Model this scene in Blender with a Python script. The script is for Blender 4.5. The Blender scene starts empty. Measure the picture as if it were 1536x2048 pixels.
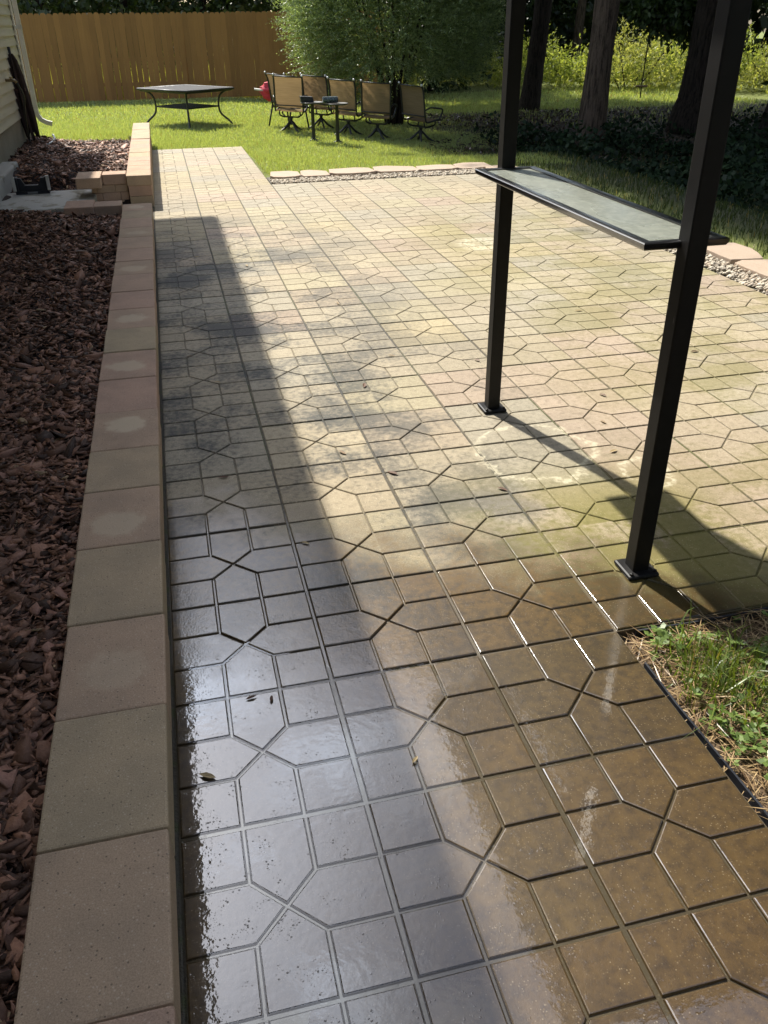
import bpy, bmesh, math, random
import numpy as np
from mathutils import Vector, Matrix, Euler

# ------------------------------------------------------------------ camera, sky, sun, exposure
SC = bpy.context.scene
COL = SC.collection
R_ = math.radians
CAM_LOC = (0.181, -1.838, 1.665)
cd = bpy.data.cameras.new("camera")
cam = bpy.data.objects.new("camera", cd)
COL.objects.link(cam)
SC.camera = cam
cd.sensor_fit = 'AUTO'
cd.sensor_width = 36.0
cd.lens = 1662.436 / 2048 * 36.0
cd.clip_start = 0.05
cd.clip_end = 500
cx = Vector((0.97097899, -0.23893674, -0.01044174))
cy = Vector((0.13034359, 0.49206845, 0.86074339))
cz = Vector((-0.20052517, -0.83712477, 0.50893200))
cam.matrix_world = Matrix(((cx.x, cy.x, cz.x, CAM_LOC[0]), (cx.y, cy.y, cz.y, CAM_LOC[1]), (cx.z, cy.z, cz.z, CAM_LOC[2]), (0, 0, 0, 1)))

SUN_EL, SUN_AZ = R_(48.5), R_(-16.4)          # azimuth from +Y towards +X
SUN_DIR = Vector((math.sin(SUN_AZ) * math.cos(SUN_EL), math.cos(SUN_AZ) * math.cos(SUN_EL), math.sin(SUN_EL)))
W = bpy.data.worlds.new("World")
SC.world = W
W.use_nodes = True
wn = W.node_tree
for n in list(wn.nodes):
    wn.nodes.remove(n)
sky = wn.nodes.new('ShaderNodeTexSky')
sky.sky_type = 'NISHITA'
sky.sun_disc = False
sky.sun_elevation = SUN_EL
sky.sun_rotation = SUN_AZ
sky.air_density = 1.0
sky.dust_density = 2.0
tc = wn.nodes.new('ShaderNodeTexCoord')
mp = wn.nodes.new('ShaderNodeMapping')
mp.inputs['Scale'].default_value = (1, 1, 2.2)
wn.links.new(tc.outputs['Generated'], mp.inputs['Vector'])
cn = wn.nodes.new('ShaderNodeTexNoise')
cn.inputs['Scale'].default_value = 4.2
cn.inputs['Detail'].default_value = 7
cn.inputs['Roughness'].default_value = 0.6
wn.links.new(mp.outputs[0], cn.inputs['Vector'])
cr = wn.nodes.new('ShaderNodeMapRange')
cr.interpolation_type = 'SMOOTHSTEP'
cr.inputs['From Min'].default_value = 0.46
cr.inputs['From Max'].default_value = 0.70
cr.inputs['To Max'].default_value = 0.70
wn.links.new(cn.outputs[0], cr.inputs['Value'])
cm = wn.nodes.new('ShaderNodeMix')
cm.data_type = 'RGBA'

wn.links.new(sky.outputs[0], cm.inputs[6])
# thin cloud glows towards the sun
dot = wn.nodes.new('ShaderNodeVectorMath'); dot.operation = 'DOT_PRODUCT'
wn.links.new(tc.outputs['Generated'], dot.inputs[0])
dot.inputs[1].default_value = SUN_DIR
gl_ = wn.nodes.new('ShaderNodeMapRange'); gl_.interpolation_type = 'SMOOTHSTEP'
gl_.inputs['From Min'].default_value = 0.90; gl_.inputs['From Max'].default_value = 0.996
wn.links.new(dot.outputs['Value'], gl_.inputs['Value'])
cc_ = wn.nodes.new('ShaderNodeMix'); cc_.data_type = 'RGBA'
wn.links.new(gl_.outputs[0], cc_.inputs[0])
cc_.inputs[6].default_value = (9.5, 9.4, 9.3, 1)
cc_.inputs[7].default_value = (30.0, 33.0, 39.0, 1)
wn.links.new(cc_.outputs[2], cm.inputs[7])
gm_ = wn.nodes.new('ShaderNodeMath'); gm_.operation = 'MULTIPLY_ADD'; gm_.use_clamp = True
wn.links.new(gl_.outputs[0], gm_.inputs[0]); gm_.inputs[1].default_value = 0.45
wn.links.new(cr.outputs[0], gm_.inputs[2])
wn.links.new(gm_.outputs[0], cm.inputs[0])
bg = wn.nodes.new('ShaderNodeBackground')
bg.inputs['Strength'].default_value = 0.14
wn.links.new(cm.outputs[2], bg.inputs['Color'])
wo = wn.nodes.new('ShaderNodeOutputWorld')
wn.links.new(bg.outputs[0], wo.inputs['Surface'])

sl = bpy.data.lights.new("sun", 'SUN')
sl.energy = 4.9
sl.angle = R_(1.0)
sl.color = (1.0, 0.945, 0.84)
so = bpy.data.objects.new("sun", sl)
COL.objects.link(so)
so.rotation_mode = 'QUATERNION'
so.rotation_quaternion = SUN_DIR.to_track_quat('Z', 'Y')
so.location = (-5, 15, 20)

SC.view_settings.view_transform = 'Standard'
SC.view_settings.look = 'None'
SC.view_settings.exposure = 0.72
SC.view_settings.gamma = 1.0
SC.render.engine = 'CYCLES'
SC.cycles.max_bounces = 8
SC.cycles.transparent_max_bounces = 12
SC.cycles.use_denoising = True

random.seed(7)
RNG = np.random.default_rng(11)

# ------------------------------------------------------------------ helpers: objects
def tag(o, label=None, cat=None, group=None, kind=None):
    if label: o["label"] = label
    if cat: o["category"] = cat
    if group: o["group"] = group
    if kind: o["kind"] = kind
    return o

def empty(name, loc=(0, 0, 0), rot=(0, 0, 0)):
    o = bpy.data.objects.new(name, None)
    COL.objects.link(o)
    o.location = loc
    o.rotation_euler = rot
    o.empty_display_size = 0.1
    return o

def copy_tree(o, parent=None):
    c = o.copy()
    COL.objects.link(c)
    if parent is not None:
        c.parent = parent
    for ch in list(o.children):
        copy_tree(ch, c)
    return c

def link_mesh(name, me, mat, parent=None, smooth=False):
    o = bpy.data.objects.new(name, me)
    COL.objects.link(o)
    if mat is not None:
        me.materials.append(mat)
    if parent is not None:
        o.parent = parent
    if smooth:
        me.polygons.foreach_set('use_smooth', [True] * len(me.polygons))
    return o

def np_mesh(name, V, F, tint=None):
    """V (n,3), F (m,k) all faces with k corners; tint (m,3) per-face colour."""
    me = bpy.data.meshes.new(name)
    V = np.asarray(V, np.float32)
    F = np.asarray(F, np.int32)
    m, k = F.shape
    me.vertices.add(len(V))
    me.vertices.foreach_set('co', V.ravel())
    me.loops.add(m * k)
    me.loops.foreach_set('vertex_index', F.ravel())
    me.polygons.add(m)
    me.polygons.foreach_set('loop_start', np.arange(0, m * k, k, dtype=np.int32))
    me.polygons.foreach_set('loop_total', np.full(m, k, np.int32))
    if tint is not None:
        a = me.attributes.new('tint', 'FLOAT_COLOR', 'FACE')
        c = np.ones((m, 4), np.float32)
        c[:, :3] = tint
        a.data.foreach_set('color', c.ravel())
    me.update(calc_edges=True)
    return me

class MB:
    """collects simple solids into one mesh"""
    def __init__(s):
        s.v, s.f, s.t = [], [], []
    def add(s, V, F, t=None):
        o = len(s.v)
        s.v += [tuple(p) for p in V]
        s.f += [tuple(i + o for i in f) for f in F]
        s.t += [t or (1, 1, 1)] * len(F)
        return s
    def box(s, x0, x1, y0, y1, z0, z1, M=None, t=None):
        V = [Vector(p) for p in ((x0, y0, z0), (x1, y0, z0), (x1, y1, z0), (x0, y1, z0), (x0, y0, z1), (x1, y0, z1), (x1, y1, z1), (x0, y1, z1))]
        if M is not None:
            V = [M @ p for p in V]
        return s.add(V, [(3, 2, 1, 0), (4, 5, 6, 7), (0, 1, 5, 4), (1, 2, 6, 5), (2, 3, 7, 6), (3, 0, 4, 7)], t)
    def tube(s, pts, r, n=8, cap=True, t=None):
        pts = [Vector(p) for p in pts]
        rs = r if isinstance(r, (list, tuple)) else [r] * len(pts)
        V, F = [], []
        up = None
        for i, p in enumerate(pts):
            d = (pts[min(i + 1, len(pts) - 1)] - pts[max(i - 1, 0)]).normalized()
            if up is None:
                up = d.orthogonal().normalized()
            else:
                up = (up - d * up.dot(d))
                up = up.normalized() if up.length > 1e-6 else d.orthogonal().normalized()
            sd = d.cross(up)
            for k in range(n):
                a = 2 * math.pi * k / n
                V.append(p + (up * math.cos(a) + sd * math.sin(a)) * rs[i])
        for i in range(len(pts) - 1):
            for k in range(n):
                F.append((i * n + k, i * n + (k + 1) % n, (i + 1) * n + (k + 1) % n, (i + 1) * n + k))
        if cap:
            F.append(tuple(range(n - 1, -1, -1)))
            F.append(tuple((len(pts) - 1) * n + k for k in range(n)))
        return s.add(V, F, t)
    def lathe(s, prof, n=24, M=None, t=None):
        V, F = [], []
        for (r, z) in prof:
            for k in range(n):
                a = 2 * math.pi * k / n
                V.append(Vector((r * math.cos(a), r * math.sin(a), z)))
        for i in range(len(prof) - 1):
            for k in range(n):
                F.append((i * n + k, i * n + (k + 1) % n, (i + 1) * n + (k + 1) % n, (i + 1) * n + k))
        F.append(tuple(range(n - 1, -1, -1)))
        F.append(tuple((len(prof) - 1) * n + k for k in range(n)))
        if M is not None:
            V = [M @ p for p in V]
        return s.add(V, F, t)
    def prism(s, poly, z0, z1, M=None, t=None):
        n = len(poly)
        V = [Vector((x, y, z0)) for x, y in poly] + [Vector((x, y, z1)) for x, y in poly]
        if M is not None:
            V = [M @ p for p in V]
        F = [tuple(range(n - 1, -1, -1)), tuple(range(n, 2 * n))] + [(i, (i + 1) % n, n + (i + 1) % n, n + i) for i in range(n)]
        return s.add(V, F, t)
    def build(s, name, mat, parent=None, smooth=False, bevel=0, tint=False):
        me = bpy.data.meshes.new(name)
        me.from_pydata(s.v, [], s.f)
        if tint:
            a = me.attributes.new('tint', 'FLOAT_COLOR', 'FACE')
            a.data.foreach_set('color', [c for t in s.t for c in (*t, 1.0)])
        me.update()
        o = link_mesh(name, me, mat, parent, smooth)
        if bevel:
            b = o.modifiers.new('bevel', 'BEVEL')
            b.width = bevel
            b.segments = 2
            b.limit_method = 'ANGLE'
            b.angle_limit = R_(40)
        return o

def arc(p0, p1, p2, n=8):
    p0, p1, p2 = Vector(p0), Vector(p1), Vector(p2)
    return [p0 * (1 - t) ** 2 + p1 * 2 * t * (1 - t) + p2 * t * t for t in [i / n for i in range(n + 1)]]

def smooth_path(pts, n=6):
    """Catmull-Rom through the points"""
    P = [Vector(p) for p in pts]
    P = [P[0] * 2 - P[1]] + P + [P[-1] * 2 - P[-2]]
    out = []
    for i in range(1, len(P) - 2):
        for k in range(n):
            t = k / n
            a, b, c, d = P[i - 1], P[i], P[i + 1], P[i + 2]
            out.append(0.5 * ((2 * b) + (c - a) * t + (2 * a - 5 * b + 4 * c - d) * t * t + (3 * b - a - 3 * c + d) * t ** 3))
    out.append(P[-2])
    return out

# ------------------------------------------------------------------ helpers: materials
class G:
    def __init__(s, name):
        s.m = bpy.data.materials.new(name)
        s.m.use_nodes = True
        s.nt = s.m.node_tree
        for n in list(s.nt.nodes):
            s.nt.nodes.remove(n)
        s.out = s.nt.nodes.new('ShaderNodeOutputMaterial')
    def n(s, typ, ins=None, **props):
        nd = s.nt.nodes.new(typ)
        for k, v in props.items():
            setattr(nd, k, v)
        for k, v in (ins or {}).items():
            if isinstance(v, bpy.types.NodeSocket):
                s.nt.links.new(v, nd.inputs[k])
            else:
                if isinstance(v, tuple) and len(v) == 3 and nd.inputs[k].type == 'RGBA':
                    v = (*v, 1)
                nd.inputs[k].default_value = v
        return nd
    def math(s, op, a, b=0.0, clamp=False):
        return s.n('ShaderNodeMath', {0: a, 1: b}, operation=op, use_clamp=clamp).outputs[0]
    def mul(s, a, b): return s.math('MULTIPLY', a, b)
    def add(s, a, b, clamp=False): return s.math('ADD', a, b, clamp)
    def sub(s, a, b, clamp=False): return s.math('SUBTRACT', a, b, clamp)
    def ss(s, x, a, b, lo=0.0, hi=1.0):
        return s.n('ShaderNodeMapRange', {'Value': x, 'From Min': a, 'From Max': b, 'To Min': lo, 'To Max': hi}, interpolation_type='SMOOTHSTEP').outputs[0]
    def mix(s, f, a, b, mode='MIX'):
        nd = s.nt.nodes.new('ShaderNodeMix')
        nd.data_type = 'RGBA'
        nd.blend_type = mode
        for i, v in ((0, f), (6, a), (7, b)):
            if isinstance(v, bpy.types.NodeSocket):
                s.nt.links.new(v, nd.inputs[i])
            else:
                nd.inputs[i].default_value = (*v, 1) if isinstance(v, tuple) and len(v) == 3 else v
        return nd.outputs[2]
    def fmix(s, f, a, b):
        nd = s.nt.nodes.new('ShaderNodeMix')
        nd.data_type = 'FLOAT'
        for i, v in ((0, f), (2, a), (3, b)):
            if isinstance(v, bpy.types.NodeSocket):
                s.nt.links.new(v, nd.inputs[i])
            else:
                nd.inputs[i].default_value = v
        return nd.outputs[0]
    def noise(s, scale, detail=3, rough=0.5, vec=None, off=None, stretch=None):
        v = vec if vec is not None else s.pos()
        if stretch or off:
            v = s.n('ShaderNodeMapping', {'Vector': v, 'Scale': stretch or (1, 1, 1), 'Location': off or (0, 0, 0)}).outputs[0]
        return s.n('ShaderNodeTexNoise', {'Vector': v, 'Scale': scale, 'Detail': detail, 'Roughness': rough}).outputs[0]
    def voro(s, scale, vec=None, feature='F1', out=0):
        return s.n('ShaderNodeTexVoronoi', {'Vector': vec if vec is not None else s.pos(), 'Scale': scale}, feature=feature).outputs[out]
    def pos(s):
        if not hasattr(s, '_p'):
            s._p = s.n('ShaderNodeNewGeometry').outputs['Position']
        return s._p
    def obj(s):
        if not hasattr(s, '_o'):
            s._o = s.n('ShaderNodeTexCoord').outputs['Object']
        return s._o
    def xyz(s, v=None):
        return s.n('ShaderNodeSeparateXYZ', {0: v if v is not None else s.pos()}).outputs
    def attr(s, name='tint'):
        return s.n('ShaderNodeAttribute', attribute_name=name).outputs['Color']
    def rand(s):
        return s.n('ShaderNodeObjectInfo').outputs['Random']
    def bump(s, h, strength=0.5, dist=0.005, normal=None):
        ins = {'Height': h, 'Strength': strength, 'Distance': dist}
        if normal is not None:
            ins['Normal'] = normal
        return s.n('ShaderNodeBump', ins).outputs[0]
    def pbsdf(s, **k):
        names = {'color': 'Base Color', 'rough': 'Roughness', 'metal': 'Metallic', 'normal': 'Normal', 'spec': 'Specular IOR Level', 'coat': 'Coat Weight', 'coat_rough': 'Coat Roughness', 'coat_ior': 'Coat IOR', 'coat_normal': 'Coat Normal', 'ior': 'IOR'}
        b = s.n('ShaderNodeBsdfPrincipled', {names[a]: v for a, v in k.items()})
        return b.outputs[0]
    def done(s, sh):
        s.nt.links.new(sh, s.out.inputs['Surface'])
        return s.m

def leaf_mat(name, trans=0.4, gloss=0.06, tcol=(1.15, 1.2, 0.55), rough=0.35):
    g = G(name)
    c = g.attr()
    d = g.n('ShaderNodeBsdfDiffuse', {'Color': c}).outputs[0]
    t = g.n('ShaderNodeBsdfTranslucent', {'Color': g.mix(1.0, c, tcol, 'MULTIPLY')}).outputs[0]
    gl = g.n('ShaderNodeBsdfGlossy', {'Color': (1, 1, 1), 'Roughness': rough}).outputs[0]
    m1 = g.n('ShaderNodeMixShader', {0: trans, 1: d, 2: t}).outputs[0]
    m2 = g.n('ShaderNodeMixShader', {0: gloss, 1: m1, 2: gl}).outputs[0]
    return g.done(m2)

def metal_mat(name, col, rough=0.35, metal=0.0, bump=0.15, scale=300):
    g = G(name)
    n = g.noise(scale, 2, vec=g.obj())
    dust = g.noise(9, 4, vec=g.obj())
    c = g.mix(g.ss(dust, 0.5, 0.8, 0, 0.35), col, tuple(min(1, x * 1.8 + 0.015) for x in col))
    return g.done(g.pbsdf(color=c, rough=g.ss(dust, 0.3, 0.8, rough, rough + 0.2), metal=metal, normal=g.bump(n, bump, 0.001)))

# ------------------------------------------------------------------ terrain
def sstep(x, a, b):
    t = np.clip((np.asarray(x, float) - a) / (b - a), 0, 1)
    return t * t * (3 - 2 * t)

def ground_z(x, y):
    x = np.asarray(x, float); y = np.asarray(y, float)
    d = np.where(x < 1.37, y - 12.4, np.maximum(y - 9.55, np.minimum(x - 4.8, 4.0)))
    blend = sstep(x, 0.9, 1.9)
    d = (1 - blend) * (y - 12.4) + blend * np.maximum(y - 9.55, x - 4.8)
    d = np.clip(d, 0, 50)
    z = -0.015 - 0.185 * sstep(d, 0, 3.5) - 0.06 * np.clip(x - 2.2, 0, 4.5) * sstep(d, 0.3, 3.0)
    z = z + 0.10 * sstep(y, 19, 30) * sstep(x, 6, 12)
    # raised lawn left of the wall
    zl = 0.20 - 0.40 * sstep(y, 12.2, 18)
    wdt = 0.12 + 0.6 * sstep(y, 13.2, 18)
    left = 1 - sstep(x, -0.1 - wdt, 0.0)
    z = z * (1 - left) + zl * left * (y > 11.0) + np.where(y <= 11.0, -0.03, 0) * left
    # below the paving and the beds
    pav = (((x > -0.3) & (x < 1.40) & (y < 12.36)) | ((x >= 1.36) & (x < 4.2) & (y < 8.95) & (y > -0.03)))
    z = np.where(pav, -0.06, z)
    lowr = (x > 1.35) & (y < 0.02)
    z = np.where(lowr, -0.035 + 0.01 * np.sin(x * 9) * np.cos(y * 7), z)
    return z

xs = np.unique(np.concatenate([np.linspace(-70, -6, 17), np.linspace(-6, 12, 91), np.linspace(12, 24, 25), np.linspace(24, 90, 18), [1.355, 1.375, 1.395, -0.31, -0.29, 4.19, 4.21]]))
ys = np.unique(np.concatenate([np.linspace(-40, -4, 10), np.linspace(-4, 26, 151), np.linspace(26, 140, 30), [-0.035, -0.025, 0.015, 0.03, 12.33, 12.37, 10.99, 11.01]]))
GX, GY = np.meshgrid(xs, ys)
GZ = ground_z(GX, GY)
V = np.stack([GX.ravel(), GY.ravel(), GZ.ravel()], 1)
nx, ny = len(xs), len(ys)
I = (np.arange(ny - 1)[:, None] * nx + np.arange(nx - 1)[None, :]).ravel()
F = np.stack([I, I + 1, I + nx + 1, I + nx], 1)
g = G("soil")
P = g.xyz()
n1 = g.noise(0.7, 5, 0.6)
n2 = g.noise(14, 5, 0.65)
n3 = g.noise(60, 3, 0.6)
green = g.mix(n2, (0.09, 0.12, 0.02), (0.20, 0.22, 0.045))
brown = g.mix(n3, (0.045, 0.03, 0.018), (0.17, 0.11, 0.06))
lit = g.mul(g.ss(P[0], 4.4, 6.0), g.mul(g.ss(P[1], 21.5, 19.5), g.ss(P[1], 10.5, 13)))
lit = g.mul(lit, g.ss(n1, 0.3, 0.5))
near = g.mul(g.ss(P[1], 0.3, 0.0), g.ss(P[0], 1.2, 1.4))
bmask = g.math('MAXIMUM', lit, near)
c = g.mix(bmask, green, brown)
shd = g.mul(g.ss(P[0], 4.7, 5.6), g.ss(P[1], 22.0, 20.5))  # tree shade over the right yard, painted into the soil colour
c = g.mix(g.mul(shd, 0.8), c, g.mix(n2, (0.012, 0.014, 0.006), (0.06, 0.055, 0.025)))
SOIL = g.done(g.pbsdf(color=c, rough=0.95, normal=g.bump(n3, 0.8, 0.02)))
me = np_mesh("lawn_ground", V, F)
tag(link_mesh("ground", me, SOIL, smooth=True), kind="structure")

# ------------------------------------------------------------------ patio pavers
S = 0.4572
def inset(poly, d):
    n = len(poly)
    out = []
    for i in range(n):
        p0, p1, p2 = Vector(poly[i - 1]), Vector(poly[i]), Vector(poly[(i + 1) % n])
        e1 = (p1 - p0).normalized(); e2 = (p2 - p1).normalized()
        n1 = Vector((-e1.y, e1.x)); n2 = Vector((-e2.y, e2.x))
        b = (n1 + n2)
        out.append(p1 + b * (d / (1 + n1.dot(n2))))
    return out
t3, t6 = 1 / 3, 2 / 3
PIECES = [[(0, 0), (t3, 0), (t3, t3), (0, t3)], [(t6, 0), (1, 0), (1, t3), (t6, t3)], [(t6, t6), (1, t6), (1, 1), (t6, 1)], [(0, t6), (t3, t6), (t3, 1), (0, 1)],
          [(t3, 0), (t6, 0), (t6, t3), (.5, .5), (t3, t3)], [(1, t3), (1, t6), (t6, t6), (.5, .5), (t6, t3)], [(t6, 1), (t3, 1), (t3, t6), (.5, .5), (t6, t6)], [(0, t6), (0, t3), (t3, t3), (.5, .5), (t3, t6)]]
slabs = [(c, r) for c in range(3) for r in range(-6, 27)] + [(c, r) for c in range(3, 9) for r in range(0, 19)]
TINTS = [(.395, .335, .245), (.40, .33, .25), (.38, .325, .245), (.39, .34, .24), (.375, .325, .25), (.395, .33, .24)]
PINK = (.395, .315, .25); YEL = (.405, .34, .225); GREY = (.365, .325, .26)
verts, faces, tints = [], [], []
rr = random.Random(3)
def pz(x, y):
    return 0.0008 * math.sin(1.3 * x + 1.1 * y) + 0.0003 * math.sin(3.1 * x - 3.7 * y + 1.0)
for (c_, r_) in slabs:
    x0, y0 = c_ * S, r_ * S
    base = rr.choice(TINTS)
    q = rr.random()
    if q < 0.10: base = PINK
    elif q < 0.17: base = YEL
    elif q < 0.30: base = GREY
    if c_ == 0 and r_ in (19, 20, 21): base = YEL
    if (c_, r_) in ((5, 4), (5, 5), (4, 1), (5, 1), (4, 2)): base = PINK
    k = rr.uniform(0.92, 1.07)
    base = (base[0] * k * .93, base[1] * k * .925, base[2] * k * .85)
    gap = 0.0022
    tx, ty, tz = rr.uniform(-.0009, .0009), rr.uniform(-.0009, .0009), rr.uniform(-.0013, .0010)
    jx, jy = rr.uniform(-.0012, .0012), rr.uniform(-.0012, .0012)
    sz = S - 2 * gap
    for pc in PIECES:
        poly = [((x0 + gap + jx + u * sz), (y0 + gap + jy + v * sz)) for u, v in pc]
        if c_ == 0:
            poly = [(max(px, 0.004), py) for px, py in poly]
        kk = rr.uniform(0.95, 1.05)
        tp = tuple(b * kk for b in base)
        n = len(poly)
        o = len(verts)
        for d, z in ((0.0024, -0.0060), (0.0036, -0.0028), (0.0049, -0.0010), (0.0072, 0.0)):
            for p in inset(poly, d):
                p = Vector((p.x + rr.uniform(-.0006, .0006), p.y + rr.uniform(-.0006, .0006)))
                zz = z + pz(p.x, p.y) + tz + tx * ((p.x - x0) / S - .5) + ty * ((p.y - y0) / S - .5)
                verts.append((p.x, p.y, zz))
        for ring in range(3):
            for i in range(n):
                a = o + ring * n + i; b = o + ring * n + (i + 1) % n
                faces.append((a, b, b + n, a + n))
                f_ = (0.75, 0.9, 1.0)[ring]
                tints.append((tp[0] * f_, tp[1] * f_, tp[2] * f_))
        faces.append(tuple(o + 3 * n + i for i in range(n)))
        tints.append(tp)
for (c_, r_) in slabs:
    x0, y0 = c_ * S, r_ * S
    for (ax, ay, bx_, by_) in ((x0, y0, x0 + S, y0 + .0065), (x0, y0 + S - .0065, x0 + S, y0 + S), (x0, y0, x0 + .0065, y0 + S), (x0 + S - .0065, y0, x0 + S, y0 + S)):
        ax = max(ax, 0.001)
        if bx_ <= ax: continue
        o = len(verts)
        zz = -0.0056 - rr.uniform(0, .0003)
        verts += [(ax, ay, zz), (bx_, ay, zz), (bx_, by_, zz), (ax, by_, zz)]
        faces.append((o, o + 1, o + 2, o + 3))
        tints.append(rr.choice([(.085, .07, .045), (.10, .085, .055), (.08, .085, .03), (.07, .06, .042)]))
for (a0, a1, b0, b1) in ((0.0, 3 * S, -6 * S, 27 * S), (3 * S, 9 * S, 0, 19 * S)):
    o = len(verts)
    verts += [(a0, b0, -0.0062), (a1, b0, -0.0062), (a1, b1, -0.0062), (a0, b1, -0.0062)]
    faces.append((o, o + 1, o + 2, o + 3)); tints.append((.20, .168, .11))
# outer skirt of the slabs
def skirt(p, q):
    o = len(verts)
    verts.extend([(p[0], p[1], -0.06), (q[0], q[1], -0.06), (q[0], q[1], -0.0063), (p[0], p[1], -0.0063)])
    faces.append((o, o + 1, o + 2, o + 3)); tints.append((.2, .17, .12))
skirt((3 * S, -6 * S), (3 * S, 0)); skirt((3 * S, 0), (9 * S, 0)); skirt((9 * S, 0), (9 * S, 19 * S)); skirt((9 * S, 19 * S), (3 * S, 19 * S)); skirt((3 * S, 19 * S), (3 * S, 27 * S)); skirt((3 * S, 27 * S), (0, 27 * S))

g = G("pavers")
P = g.xyz(); X, Y = P[0], P[1]
tint = g.attr()
fine = g.noise(280, 5, 0.8)
mid = g.noise(34, 5, 0.62)
big = g.noise(2.6, 6, 0.62)
big2 = g.noise(1.5, 5, 0.6, off=(7, 3, 0))
big3 = g.noise(5.5, 6, 0.65, off=(1, 9, 0))
col = g.mix(g.ss(fine, 0.36, 0.64), g.mix(1.0, tint, (0.72, 0.70, 0.67), 'MULTIPLY'), g.mix(1.0, tint, (1.18, 1.18, 1.18), 'MULTIPLY'))
col = g.mix(g.ss(mid, 0.44, 0.72, 0, 0.5), col, g.mix(1.0, col, (0.55, 0.53, 0.5), 'MULTIPLY'))
# pale aggregate grains
grain = g.ss(g.voro(120), 0.30, 0.18)
graincol = g.voro(120, out=1)
gm = g.mul(grain, g.ss(g.n('ShaderNodeSeparateColor', {0: graincol}).outputs[0], 0.72, 0.76))
col = g.mix(g.mul(gm, 0.55), col, (0.62, 0.55, 0.42))
# blackish algae towards the wall walk
reg = g.mul(g.ss(X, 2.3, 0.7), g.mul(g.ss(Y, 8.5, 4.5), g.ss(Y, -0.6, 0.6)))
third = S / 3
cell = g.n('ShaderNodeCombineXYZ', {0: g.math('FLOOR', g.math('DIVIDE', X, S)), 1: g.math('FLOOR', g.math('DIVIDE', Y, S)), 2: 0.0}).outputs[0]
cellr = g.n('ShaderNodeTexWhiteNoise', {'Vector': cell}, noise_dimensions='3D').outputs['Value']
cell3 = g.n('ShaderNodeCombineXYZ', {0: g.math('FLOOR', g.math('DIVIDE', X, third)), 1: g.math('FLOOR', g.math('DIVIDE', Y, third)), 2: 3.0}).outputs[0]
cellr3 = g.n('ShaderNodeTexWhiteNoise', {'Vector': cell3}, noise_dimensions='3D').outputs['Value']
stv = g.add(g.noise(1.7, 4, 0.55), g.add(g.mul(g.sub(mid, 0.5), 0.36), g.add(g.mul(g.sub(cellr, 0.5), 0.10), g.mul(g.sub(cellr3, 0.5), 0.07))))
blk = g.mul(g.ss(g.add(stv, g.mul(g.sub(fine, 0.5), 0.25)), 0.41, 0.66), g.mul(reg, 0.85))
col = g.mix(blk, col, (0.040, 0.045, 0.046))
blk2 = g.mul(g.ss(big3, 0.55, 0.75), 0.33)
col = g.mix(blk2, col, (0.13, 0.115, 0.075))
# olive green algae on the open side
reg2 = g.math('MAXIMUM', g.mul(g.ss(X, 1.6, 2.8), g.mul(g.ss(Y, 7.5, 5.0), g.ss(Y, 0.2, 0.9))), g.mul(g.ss(X, 0.95, 1.35), g.mul(g.ss(Y, 1.5, 0.7), g.ss(Y, -0.35, -0.05))))
near2 = g.mul(g.ss(X, 0.95, 1.35), g.mul(g.ss(X, 2.4, 1.9), g.mul(g.ss(Y, 1.3, 0.6), g.ss(Y, -0.35, -0.05))))
gth = g.add(big2, g.add(g.mul(g.sub(mid, 0.5), 0.35), g.mul(g.sub(cellr3, 0.5), 0.10)))
grn = g.math('MAXIMUM', g.mul(g.ss(gth, 0.38, 0.62), g.mul(reg2, 0.5)), g.mul(g.ss(gth, 0.26, 0.48), g.mul(near2, 0.85)))
col = g.mix(grn, col, g.mix(mid, (0.20, 0.165, 0.035), (0.13, 0.125, 0.025)))
# white mineral rings
def ring(cx_, cy_, r_, w_):
    dx = g.sub(X, cx_); dy = g.sub(Y, cy_)
    d = g.math('SQRT', g.add(g.mul(dx, dx), g.mul(dy, dy)))
    d = g.add(d, g.mul(g.sub(big3, 0.5), 0.28))
    return g.mul(g.ss(g.math('ABSOLUTE', g.sub(d, r_)), w_, w_ * 0.2), g.ss(mid, 0.40, 0.58))
rg = g.math('MAXIMUM', ring(1.62, 1.25, 0.26, 0.03), g.math('MAXIMUM', ring(2.0, 0.95, 0.10, 0.03), ring(2.75, 5.1, 0.14, 0.16)))
col = g.mix(g.mul(rg, 0.6), col, (0.62, 0.56, 0.40))
# wetness
wn_ = g.add(g.mul(g.sub(big, 0.5), 0.9), g.add(g.mul(g.sub(mid, 0.5), 0.4), g.mul(g.sub(fine, 0.5), 0.3)))
wet = g.ss(g.add(g.add(Y, g.mul(X, 0.55)), g.add(wn_, g.mul(g.sub(cellr3, 0.5), 0.18))), 1.42, 0.88)
film = g.ss(g.add(g.add(Y, g.mul(X, 0.15)), g.mul(g.sub(big3, 0.5), 0.7)), 0.45, -0.15)
wcol = g.mix(1.0, col, g.mix(g.ss(g.add(g.add(g.mul(mid, 0.5), g.mul(big3, 0.5)), g.mul(g.sub(fine, 0.5), 1.1)), 0.22, 0.78), (0.40, 0.275, 0.078), (0.15, 0.095, 0.024)), 'MULTIPLY')
flo = g.ss(P[2], -0.0034, -0.0046)
wcol = g.mix(film, wcol, g.mix(1.0, wcol, (0.62, 0.62, 0.66), 'MULTIPLY'))
wcol = g.mix(g.mul(flo, 0.6), wcol, (0.12, 0.092, 0.055))
col = g.mix(wet, col, wcol)
spk = g.mul(g.ss(g.voro(170), 0.34, 0.18), g.ss(g.n('ShaderNodeSeparateColor', {0: g.voro(170, out=1)}).outputs[1], 0.72, 0.76))
dks = g.mul(g.ss(g.voro(140, out=0, vec=g.n('ShaderNodeVectorMath', {0: g.pos(), 1: (3.3, 1.7, 0.0)}, operation='ADD').outputs[0]), 0.36, 0.2), 0.35)
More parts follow.
